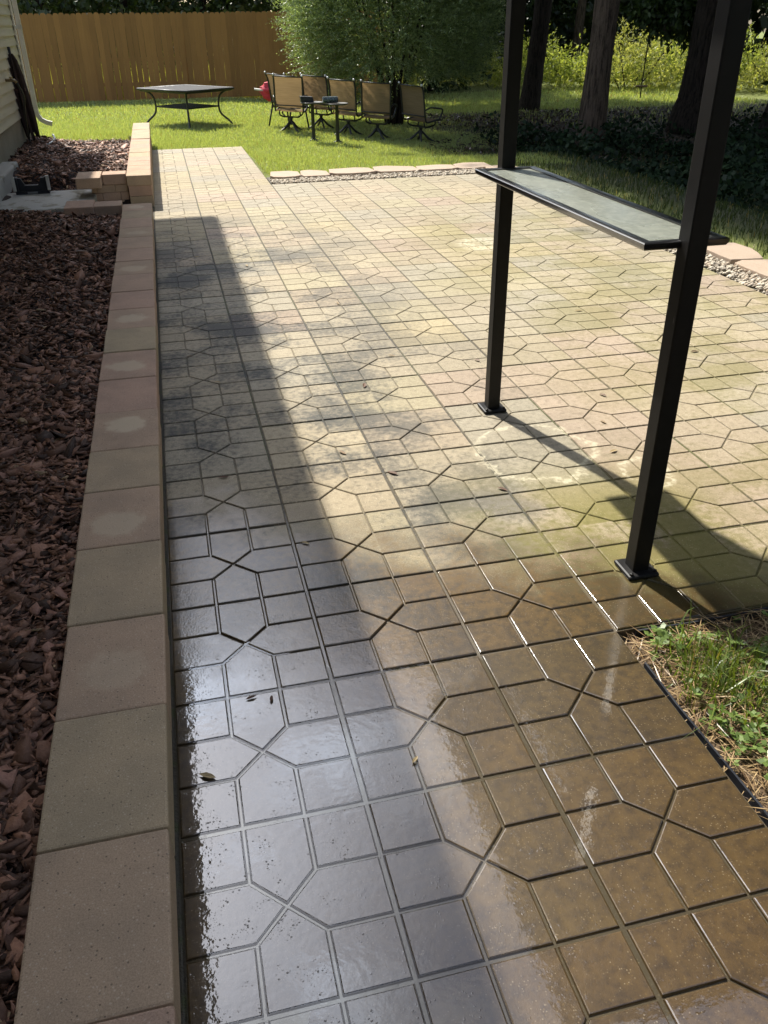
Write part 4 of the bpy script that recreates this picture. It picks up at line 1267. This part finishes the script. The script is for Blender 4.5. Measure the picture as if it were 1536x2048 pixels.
# clover-like leaf rosettes
cl = []
px = np.concatenate([r.uniform(1.40, 1.80, 330), r.uniform(1.42, 2.5, 260)]); py = np.concatenate([r.uniform(-.72, -.03, 330), r.uniform(-1.5, -.05, 260)])
patch = np.sin(px * 17 + 1) * np.cos(py * 13) + r.normal(0, .5, len(px))
ok = (patch > 0.0) & (py < -0.03)
px, py = px[ok], py[ok]
n = len(px)
hz_ = r.uniform(0.015, 0.055, n)
for j in range(4):
    a_ = j * 1.571 + r.uniform(0, 1.5, n)
    sz_ = r.uniform(.012, .027, n)
    D = np.stack([np.cos(a_), np.sin(a_), r.normal(0.1, .25, n)], 1)
    C = np.stack([px, py, -0.03 + hz_], 1) + D * (sz_ * 0.5)[:, None]
    Nn = np.tile((0., 0., 1.), (n, 1)) + r.normal(0, .25, (n, 3))
    cl.append(rhombi(C, D, Nn, sz_, sz_ * .85, lerp_t(r, n, (.09, .15, .03), (.20, .28, .07))))
V, F, T = merge(cl)
tag(link_mesh("clover", np_mesh("clover", V, F, T), leaf_mat("clover_leaf", 0.35, 0.03, (1.2, 1.2, .5), 0.45)), kind="stuff")

# ------------------------------------------------------------------ big shrub behind the chairs
def place(root, o):
    o.location = -Vector(root.location); return o
sx0, sy0 = 5.35, 18.3
sh = tag(empty("large_shrub", (sx0, sy0, float(ground_z(sx0, sy0)))), "large feathery green shrub with sunlit left side behind the chairs", "shrub")
r = np.random.default_rng(60)
ns = 15000
d = unit(r, ns)
d[:, 2] = np.where(d[:, 2] < -0.75, -d[:, 2], d[:, 2])
q = (0.45 + 0.55 * r.random((ns, 1)) ** 0.5)
st_ = np.array((sx0 + 0.0, sy0, 2.1)) + d * q * np.array((2.05, 1.9, 2.6))
st_ = st_[st_[:, 2] > 0.12]
# keep the lower middle open where the stems stand
keep = ~((st_[:, 2] < 0.62) & (st_[:, 0] > sx0 - 0.55))
st_ = st_[keep]
dr = (st_ - np.array((sx0, sy0, 1.6))) * np.array((1, 1, .55)); dr += r.normal(size=dr.shape) * 0.28; dr[:, 2] += 0.25
V, F, T = sprays(61, st_, dr, 0.60, 24, 0.062, 0.34, (.11, .165, .06), (.34, .42, .19), 0.10, 0.40)
place(sh, link_mesh("foliage", np_mesh("foliage", V, F, T), LEAF_SHR, sh))
for k in range(7):
    a_ = k * 0.9
    x0, y0 = sx0 + 0.16 * math.cos(a_), sy0 + 0.13 * math.sin(a_)
    p = [(x0, y0, float(ground_z(x0, y0)) - 0.05), (x0 + 0.15 * math.cos(a_), y0 + .1 * math.sin(a_), 0.5), (x0 + 0.5 * math.cos(a_), y0 + .35 * math.sin(a_), 1.5), (x0 + 0.9 * math.cos(a_), y0 + .7 * math.sin(a_), 2.8)]
    o = MB().tube(smooth_path(p, 4), [0.05 - 0.003 * i for i in range(13)], 8).build("stem", BARKD, sh, smooth=True); place(sh, o)

# ------------------------------------------------------------------ the four shade trees
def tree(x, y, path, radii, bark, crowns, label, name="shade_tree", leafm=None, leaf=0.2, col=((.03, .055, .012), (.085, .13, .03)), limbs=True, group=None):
    z0 = float(ground_z(x, y))
    root = tag(empty(name, (x, y, z0)), label, "tree", group)
    P_ = [(x + a_, y + b_, z0 - 0.1 + c_) for a_, b_, c_ in path]
    place(root, trunk("trunk", P_, radii, bark, root))
    ps = []
    for i, (c_, rad, ncl, per, clr) in enumerate(crowns):
        ps.append(cloud(int(abs(x * 31 + y * 17)) + i, c_, rad, ncl, per, clr, leaf, 0.5, *col))
        if limbs:
            tip = Vector(P_[-1]); start = Vector(P_[-2]).lerp(tip, 0.3)
            end = Vector(c_)
            place(root, MB().tube(arc(start, (start + end) / 2 + Vector((0, 0, 0.6)), end, 6), [radii[-1] * .7 * (1 - .12 * j) for j in range(7)], 8).build("limb", bark, root, smooth=True))
    V, F, T = merge(ps)
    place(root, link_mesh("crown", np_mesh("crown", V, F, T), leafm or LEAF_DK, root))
    return root
BLOB1 = [((11.5, 17.0, 1.9), (1.0, .5, .30), 30), ((10.7, 17.0, 1.75), (.45, .4, .20), 14), ((11.9, 17.2, 1.5), (.35, .4, .25), 12)]
BLOB2 = [((12.75, 14.3, 1.9), (.5, .5, .6), 30), ((12.75, 14.3, .9), (.35, .4, .7), 22)]
HL = 0.34      # leaf size of the high crowns
def hi(x, y, rx, ry, n, z=8.7, rz=1.6):
    return ((x, y, z), (rx, ry, rz), n, 34, 0.5)
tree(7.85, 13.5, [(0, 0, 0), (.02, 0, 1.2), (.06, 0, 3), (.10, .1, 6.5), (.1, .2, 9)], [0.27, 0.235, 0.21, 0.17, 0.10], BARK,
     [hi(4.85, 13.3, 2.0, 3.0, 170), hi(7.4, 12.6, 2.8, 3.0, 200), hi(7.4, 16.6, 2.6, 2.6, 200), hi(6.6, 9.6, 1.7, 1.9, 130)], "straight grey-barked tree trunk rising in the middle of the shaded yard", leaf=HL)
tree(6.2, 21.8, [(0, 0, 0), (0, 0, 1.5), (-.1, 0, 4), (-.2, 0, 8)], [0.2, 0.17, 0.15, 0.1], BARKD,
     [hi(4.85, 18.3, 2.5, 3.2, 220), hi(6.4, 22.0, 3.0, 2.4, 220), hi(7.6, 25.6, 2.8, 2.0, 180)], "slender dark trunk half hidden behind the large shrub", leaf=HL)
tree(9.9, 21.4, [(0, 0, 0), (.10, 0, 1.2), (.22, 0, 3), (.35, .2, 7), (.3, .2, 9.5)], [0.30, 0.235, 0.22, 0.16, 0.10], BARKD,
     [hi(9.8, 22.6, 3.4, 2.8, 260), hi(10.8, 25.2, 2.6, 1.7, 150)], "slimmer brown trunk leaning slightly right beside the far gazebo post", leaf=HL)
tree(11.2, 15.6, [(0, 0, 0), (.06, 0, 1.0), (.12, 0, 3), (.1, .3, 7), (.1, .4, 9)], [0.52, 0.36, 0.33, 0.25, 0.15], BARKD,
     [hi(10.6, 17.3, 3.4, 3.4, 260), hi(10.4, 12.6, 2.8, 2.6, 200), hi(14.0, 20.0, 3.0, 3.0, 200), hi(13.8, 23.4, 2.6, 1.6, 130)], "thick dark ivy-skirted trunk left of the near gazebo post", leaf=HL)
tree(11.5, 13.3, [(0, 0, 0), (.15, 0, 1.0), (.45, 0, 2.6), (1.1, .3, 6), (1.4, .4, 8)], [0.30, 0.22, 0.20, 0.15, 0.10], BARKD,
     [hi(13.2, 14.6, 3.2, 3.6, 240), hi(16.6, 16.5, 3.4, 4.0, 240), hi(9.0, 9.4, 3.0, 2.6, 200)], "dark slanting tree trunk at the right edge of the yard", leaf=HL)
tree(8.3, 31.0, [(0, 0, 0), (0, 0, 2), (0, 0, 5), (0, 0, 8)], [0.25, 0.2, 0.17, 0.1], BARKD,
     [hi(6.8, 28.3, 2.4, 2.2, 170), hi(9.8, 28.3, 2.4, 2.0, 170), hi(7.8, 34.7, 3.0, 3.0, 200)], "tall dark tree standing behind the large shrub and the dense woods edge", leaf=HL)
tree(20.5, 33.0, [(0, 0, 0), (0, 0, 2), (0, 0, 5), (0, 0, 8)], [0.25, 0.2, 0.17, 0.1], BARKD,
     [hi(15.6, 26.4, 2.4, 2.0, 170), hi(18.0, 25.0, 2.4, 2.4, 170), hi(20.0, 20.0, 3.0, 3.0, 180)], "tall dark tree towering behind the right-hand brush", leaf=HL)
for (x_, y_, lb_) in ((11.0, 2.0, "unseen tree added off to the right of the paving to block skylight"), (13.0, -5.0, "unseen tree added far right behind the viewer to block skylight"), (7.5, -9.5, "unseen tree added behind the viewer on the right to block skylight"), (15.5, 8.5, "unseen tree added at the right beyond the shaded lawn to block skylight"), (2.2, -7.6, "broad unseen dark tree added close behind the viewer to block skylight"), (-0.3, -9.0, "broad unseen dark tree added behind the viewer by the house to block skylight")):  # out-of-view trees added only to cut the sky's fill light
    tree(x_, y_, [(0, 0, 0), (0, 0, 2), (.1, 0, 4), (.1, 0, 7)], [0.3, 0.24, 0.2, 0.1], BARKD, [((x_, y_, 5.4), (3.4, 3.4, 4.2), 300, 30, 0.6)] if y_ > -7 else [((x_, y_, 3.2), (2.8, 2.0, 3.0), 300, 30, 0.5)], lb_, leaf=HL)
# young trees with leaves hanging into view on the right
for i, (blobs, base, lb) in enumerate(((BLOB1, (11.85, 16.6), "dark leafy bough cluster hanging over the brush beside the thick trunk"), (BLOB2, (13.35, 14.5), "dark young tree with drooping leaves at the right edge"))):
    z0 = float(ground_z(*base))
    root = tag(empty("sapling", (base[0], base[1], z0)), lb, "sapling")
    top = blobs[0][0]
    place(root, trunk("t", [(base[0], base[1], z0 - .05), (base[0] + .02, base[1], z0 + 1.4), (base[0] + .05, base[1], z0 + 2.3), (top[0], top[1], top[2])], [.05, .045, .035, .012], BARKD, root, 7))
    ps = [cloud(880 + 7 * i + k_, c_, rad, nc, 70, 0.16, 0.13, 0.5, (.02, .04, .010), (.07, .11, .025), 0.2, 0.5) for k_, (c_, rad, nc) in enumerate(blobs)]
    V, F, T = merge(ps)
    place(root, link_mesh("crown", np_mesh("crown", V, F, T), LEAF_DK, root))
tree(17.3, 34.5, [(0, 0, 0), (.05, 0, 2), (.15, 0, 5), (.2, 0, 9)], [0.24, 0.19, 0.17, 0.1], BARK,
     [((17.5, 35, 9), (2.5, 2.5, 2), 50, 30, .5)], "pale slender trunk far behind the sunlit brush")

# ------------------------------------------------------------------ sunlit brush at the back right
BR = [(11.2, 30.5, 1.5, 0.9, "low sunlit weedy bush left of the brush, past the dark trees"), (12.7, 29.0, 1.5, 1.9, "tall pale grassy brush between the two middle trunks"), (14.2, 27.6, 1.6, 1.45, "bright yellow-green brush just left of the grey trunk"),
      (15.4, 26.2, 1.7, 2.0, "sunlit brush right of the grey trunk"), (17.0, 27.3, 1.9, 1.6, "tall sunlit brush behind the hanging swing"), (18.3, 25.4, 1.7, 2.1, "sunlit leafy bush right of the swing, dark trunk beyond"),
      (19.8, 24.3, 1.7, 1.3, "sunny brush showing between dark trunk and gazebo post"), (20.2, 21.8, 1.6, 1.5, "straw-coloured tall grass clump at the right edge"), (21.8, 22.6, 1.6, 1.5, "bright bush at the far right edge behind the slanting trunk")]
for i, (x, y, rx, h_, lb) in enumerate(BR):
    z0 = float(ground_z(x, y))
    root = tag(empty("wild_bush", (x, y, z0)), lb, "bush", "sunlit brush")
    r = np.random.default_rng(200 + i)
    ca_, cb_ = ((.17, .23, .05), (.40, .45, .14)) if i % 3 else ((.22, .25, .08), (.46, .47, .20))
    ns = 420
    stt = np.stack([x + r.normal(0, rx * .55, ns), y + r.normal(0, rx * .4, ns), z0 + h_ * r.random(ns) ** 0.8 * 0.85], 1)
    lim = 1 - ((stt[:, 0] - x) / (rx * 1.5)) ** 2
    stt[:, 2] = z0 + (stt[:, 2] - z0) * np.clip(lim, .2, 1) * (0.72 + 0.45 * np.sin(stt[:, 0] * 4.3 + i) * np.cos(stt[:, 0] * 1.9))
    dd = r.normal(size=(ns, 3)); dd[:, 2] = np.abs(dd[:, 2]) + 0.6
    a1 = sprays(300 + i, stt, dd, 0.62, 12, 0.10, 0.30 if i % 2 else 0.45, ca_, cb_, 0.25, 0.45)
    a2 = cloud(400 + i, (x, y, z0 + h_ * .36), (rx * 1.05, rx * .8, h_ * .40), 46, 26, 0.22, 0.11, 0.5, ca_, cb_, 0.5)
    V, F, T = merge([a1, a2])
    place(root, link_mesh("foliage", np_mesh("foliage", V, F, T), LEAF_SUN, root))
    mbs = MB()
    for k in range(8):
        a_ = k * .8
        mbs.tube([(x + .3 * math.cos(a_), y + .25 * math.sin(a_), z0 - .02), (x + .8 * rx * math.cos(a_), y + .5 * rx * math.sin(a_), z0 + h_ * .7)], 0.015, 5)
    place(root, mbs.build("stems", BARKD, root))

# ------------------------------------------------------------------ woods behind fence and yard
WD = [(-13, 33, 4), (-9.5, 31.5, 3.6), (-6, 33, 4.0), (-3.2, 31.2, 3.4), (-0.6, 32.6, 4.0), (2.0, 31.4, 3.4), (4.8, 32.8, 4.2), (7.4, 30.8, 3.4), (9.3, 28.6, 2.6), (12.5, 36, 4), (15.8, 37, 4.2), (19.5, 36, 4.2), (23, 34, 4), (25.5, 30, 3.8), (26, 25.5, 3.4), (25, 20, 3.2)]
WL = ["dark tree crown beyond the fence, hidden by the house", "dark tree beyond the fence, behind the house corner", "dark leafy tree beyond the fence just right of the house", "dense dark tree beyond the left part of the fence", "dark tree beyond the fence, above the patio table", "dull green tree beyond the fence, right of the patio table", "tree with glinting leaves beyond the fence, left of the shrub", "dark tree right behind the large shrub", "deep green dense tree between the shrub and the far gazebo post", "dark woodland tree behind the low weedy bush", "dark woodland tree behind the pale trunk", "dark woodland tree behind the swing", "dark woodland tree behind the thick dark trunk", "dark woodland tree beyond the near gazebo post", "dark woodland tree at the right edge", "dark woodland tree past the right edge"]
for i, (x, y, rz) in enumerate(WD):
    z0 = float(ground_z(x, y))
    root = tag(empty("woodland_tree", (x, y, z0)), WL[i], "tree", "woods behind the yard")
    place(root, trunk("t", [(x, y, z0 - .1), (x + .1, y, z0 + 2), (x + .1, y + .1, z0 + rz * 1.3)], [.16, .13, .06], BARKD, root, 8))
    V, F, T = cloud(500 + i, (x, y, z0 + rz * 0.95), (2.3, 1.7, rz * 1.0), 150, 30, 0.36, 0.24, 0.5, (.018, .035, .010), (.055, .085, .025), 0.25)
    place(root, link_mesh("crown", np_mesh("crown", V, F, T), LEAF_DK, root))
# unbroken wood further off
r = np.random.default_rng(77)
n = 16000
ang = r.uniform(-1.05, 1.25, n); dist = r.uniform(40, 52, n)
C = np.stack([dist * np.sin(ang), dist * np.cos(ang), r.uniform(-0.5, 9.5, n) * (0.75 + .25 * np.sin(ang * 23))], 1)
D = unit(r, n); N_2 = unit(r, n); N_2[:, 1] -= 0.8
L = r.uniform(.7, 1.4, n)
V, F, T = rhombi(C, D, N_2, L, L * .6, lerp_t(r, n, (.012, .024, .008), (.04, .06, .02)))
tag(link_mesh("far_woods", np_mesh("far_woods", V, F, T), LEAF_DK), kind="stuff")

# ------------------------------------------------------------------ ivy, leaf litter
r = np.random.default_rng(90)
n = 22000
x = r.uniform(6.2, 13.5, n); y = r.uniform(6.0, 15.5, n)
m = np.sin(x * 1.3 + 1) * np.cos(y * 1.1) + r.normal(0, .25, n) + 0.25 - 0.35 * np.clip(7.2 - x, 0, 2) - .3 * np.clip(8 - y, 0, 3)
ok = m > -0.15
x, y = x[ok], y[ok]; n = len(x)
z = ground_z(x, y) + r.random(n) ** 1.6 * (0.12 + 0.34 * np.clip(np.sin(x * 2.1) * np.cos(y * 1.7) + .5, 0, 1.3))
C = np.stack([x, y, z], 1); D = unit(r, n); N_2 = unit(r, n); N_2[:, 2] += 1
L = r.uniform(.06, .13, n)
V, F, T = rhombi(C, D, N_2, L, L * .7, lerp_t(r, n, (.008, .018, .009), (.028, .050, .020)))
tag(link_mesh("ivy", np_mesh("ivy", V, F, T), leaf_mat("ivy_leaf", 0.1, 0.012, (1.1, 1.15, .6), 0.5)), kind="stuff")
n = 15000
x = r.uniform(5.0, 14.5, n); y = r.uniform(11.5, 21.0, n)
ok = (np.sin(x * .9) + np.cos(y * .8 + x * .3) + r.normal(0, .4, n)) > -0.6
x, y = x[ok], y[ok]; n = len(x)
C = np.stack([x, y, ground_z(x, y) + r.uniform(.0, .06, n)], 1); D = unit(r, n); D[:, 2] *= .3; N_2 = unit(r, n) * .6; N_2[:, 2] += 1
L = r.uniform(.05, .12, n)
V, F, T = rhombi(C, D, N_2, L, L * .55, lerp_t(r, n, (.02, .013, .009), (.12, .08, .045), 1.6))
tag(link_mesh("leaf_litter", np_mesh("leaf_litter", V, F, T), leaf_mat("dead_leaf", 0.15, 0.06, (1, 1, 1))), kind="stuff")

# ------------------------------------------------------------------ hanging disc swing
sw = tag(empty("rope_swing", (13.3, 21.6, 0.02)), "rope swing with a round wooden seat hanging in front of the sunlit brush", "swing")
SWM = metal_mat("swing_wood", (0.22, 0.14, 0.05), 0.7)
MB().lathe([(0.02, -0.02), (0.155, -0.018), (0.165, 0.0), (0.155, 0.02), (0.02, 0.022)], 20).build("seat", SWM, sw, smooth=True)
MB().tube([(0, 0, -0.30), (0, 0, 0.0), (0.03, 0, 1.4), (0.16, 0, 7.6)], 0.016, 6).build("rope", metal_mat("rope", (0.03, 0.025, 0.02), 0.9), sw)

# ------------------------------------------------------------------ fallen leaves on the paving
g = G("dry_leaf"); rd = g.rand()
LEAFD = g.done(g.pbsdf(color=g.mix(g.ss(rd, 0.35, 0.65), (0.10, 0.045, 0.02), (0.40, 0.30, 0.15)), rough=0.7))
def leafmesh():
    pts = [(-.5, 0, 0), (-.25, .17, .05), (.1, .2, .09), (.5, 0, .04), (.1, -.2, .09), (-.25, -.17, .05)]
    me = bpy.data.meshes.new("leaf"); me.from_pydata(pts + [(-.2, 0, 0.0), (.12, 0, .02)], [], [(0, 6, 1), (1, 6, 7, 2), (2, 7, 3), (3, 7, 4), (4, 7, 6, 5), (5, 6, 0)]); me.materials.append(LEAFD)
    return me
LM = leafmesh()
LV = [(0.245, 1.35, .05), (0.30, 2.45, .045), (0.22, -0.02, .035), (0.275, -0.04, .03), (0.61, -0.36, .03), (0.78, 1.45, .05), (0.95, 1.2, .06), (1.35, 0.95, .05), (0.33, 5.3, .05), (0.62, 5.6, .05), (0.70, 4.9, .06), (1.05, 2.2, .06), (1.3, 2.6, .05), (0.08, -0.28, .05), (1.95, 1.15, .05), (2.2, 1.75, .05), (2.05, 1.45, .045), (1.75, 2.4, .05), (0.5, 0.75, .04), (2.7, 3.1, .06), (1.2, 3.7, .05), (3.0, 2.2, .06), (0.17, 2.9, .04), (0.2, 6.8, .05)]
LLB = ["brown leaf on the shaded pavers nearest the middle caps", "small reddish leaf on shaded pavers by the wall", "dark curled leaf lying on the wet pavers near the wall", "tiny dead leaf stuck in the wet groove", "small dark pod floating on the water film", "curled leaf on dry pavers just right of the shadow", "pale leaf on the sunlit pavers left of the posts", "pale twig-like leaf beside the near posts", "dark leaf on far shaded pavers", "dark speck of leaf on the shadow edge", "pale leaf on the shadow edge far along the walk", "curled brown leaf in the middle of the paving", "brown leaf on a paver joint left of the far post", "tan leaf stuck against the wall foot", "dead leaf beside the shelf shadow", "dead leaf on paving behind the near post", "dead leaf on the pinkish paver by the post shadow", "pale leaf on paving beyond the far post", "little dead leaf on the damp pavers", "pale leaf on the olive-stained pavers", "thin leaf in the centre of the far paving", "brown leaf on sunny paving at the right", "dark leaf by the wall foot halfway along", "white leaf scrap in the thin wall shadow"]
for (x, y, s_), lb in zip(LV, LLB):
    o = bpy.data.objects.new("fallen_leaf", LM); COL.objects.link(o)
    o.location = (x, y, 0.004); o.scale = (s_, s_ * 0.8, s_); o.rotation_euler = (0, 0, random.uniform(0, 6.28))
    tag(o, lb, "leaf", "fallen leaves on the paving")
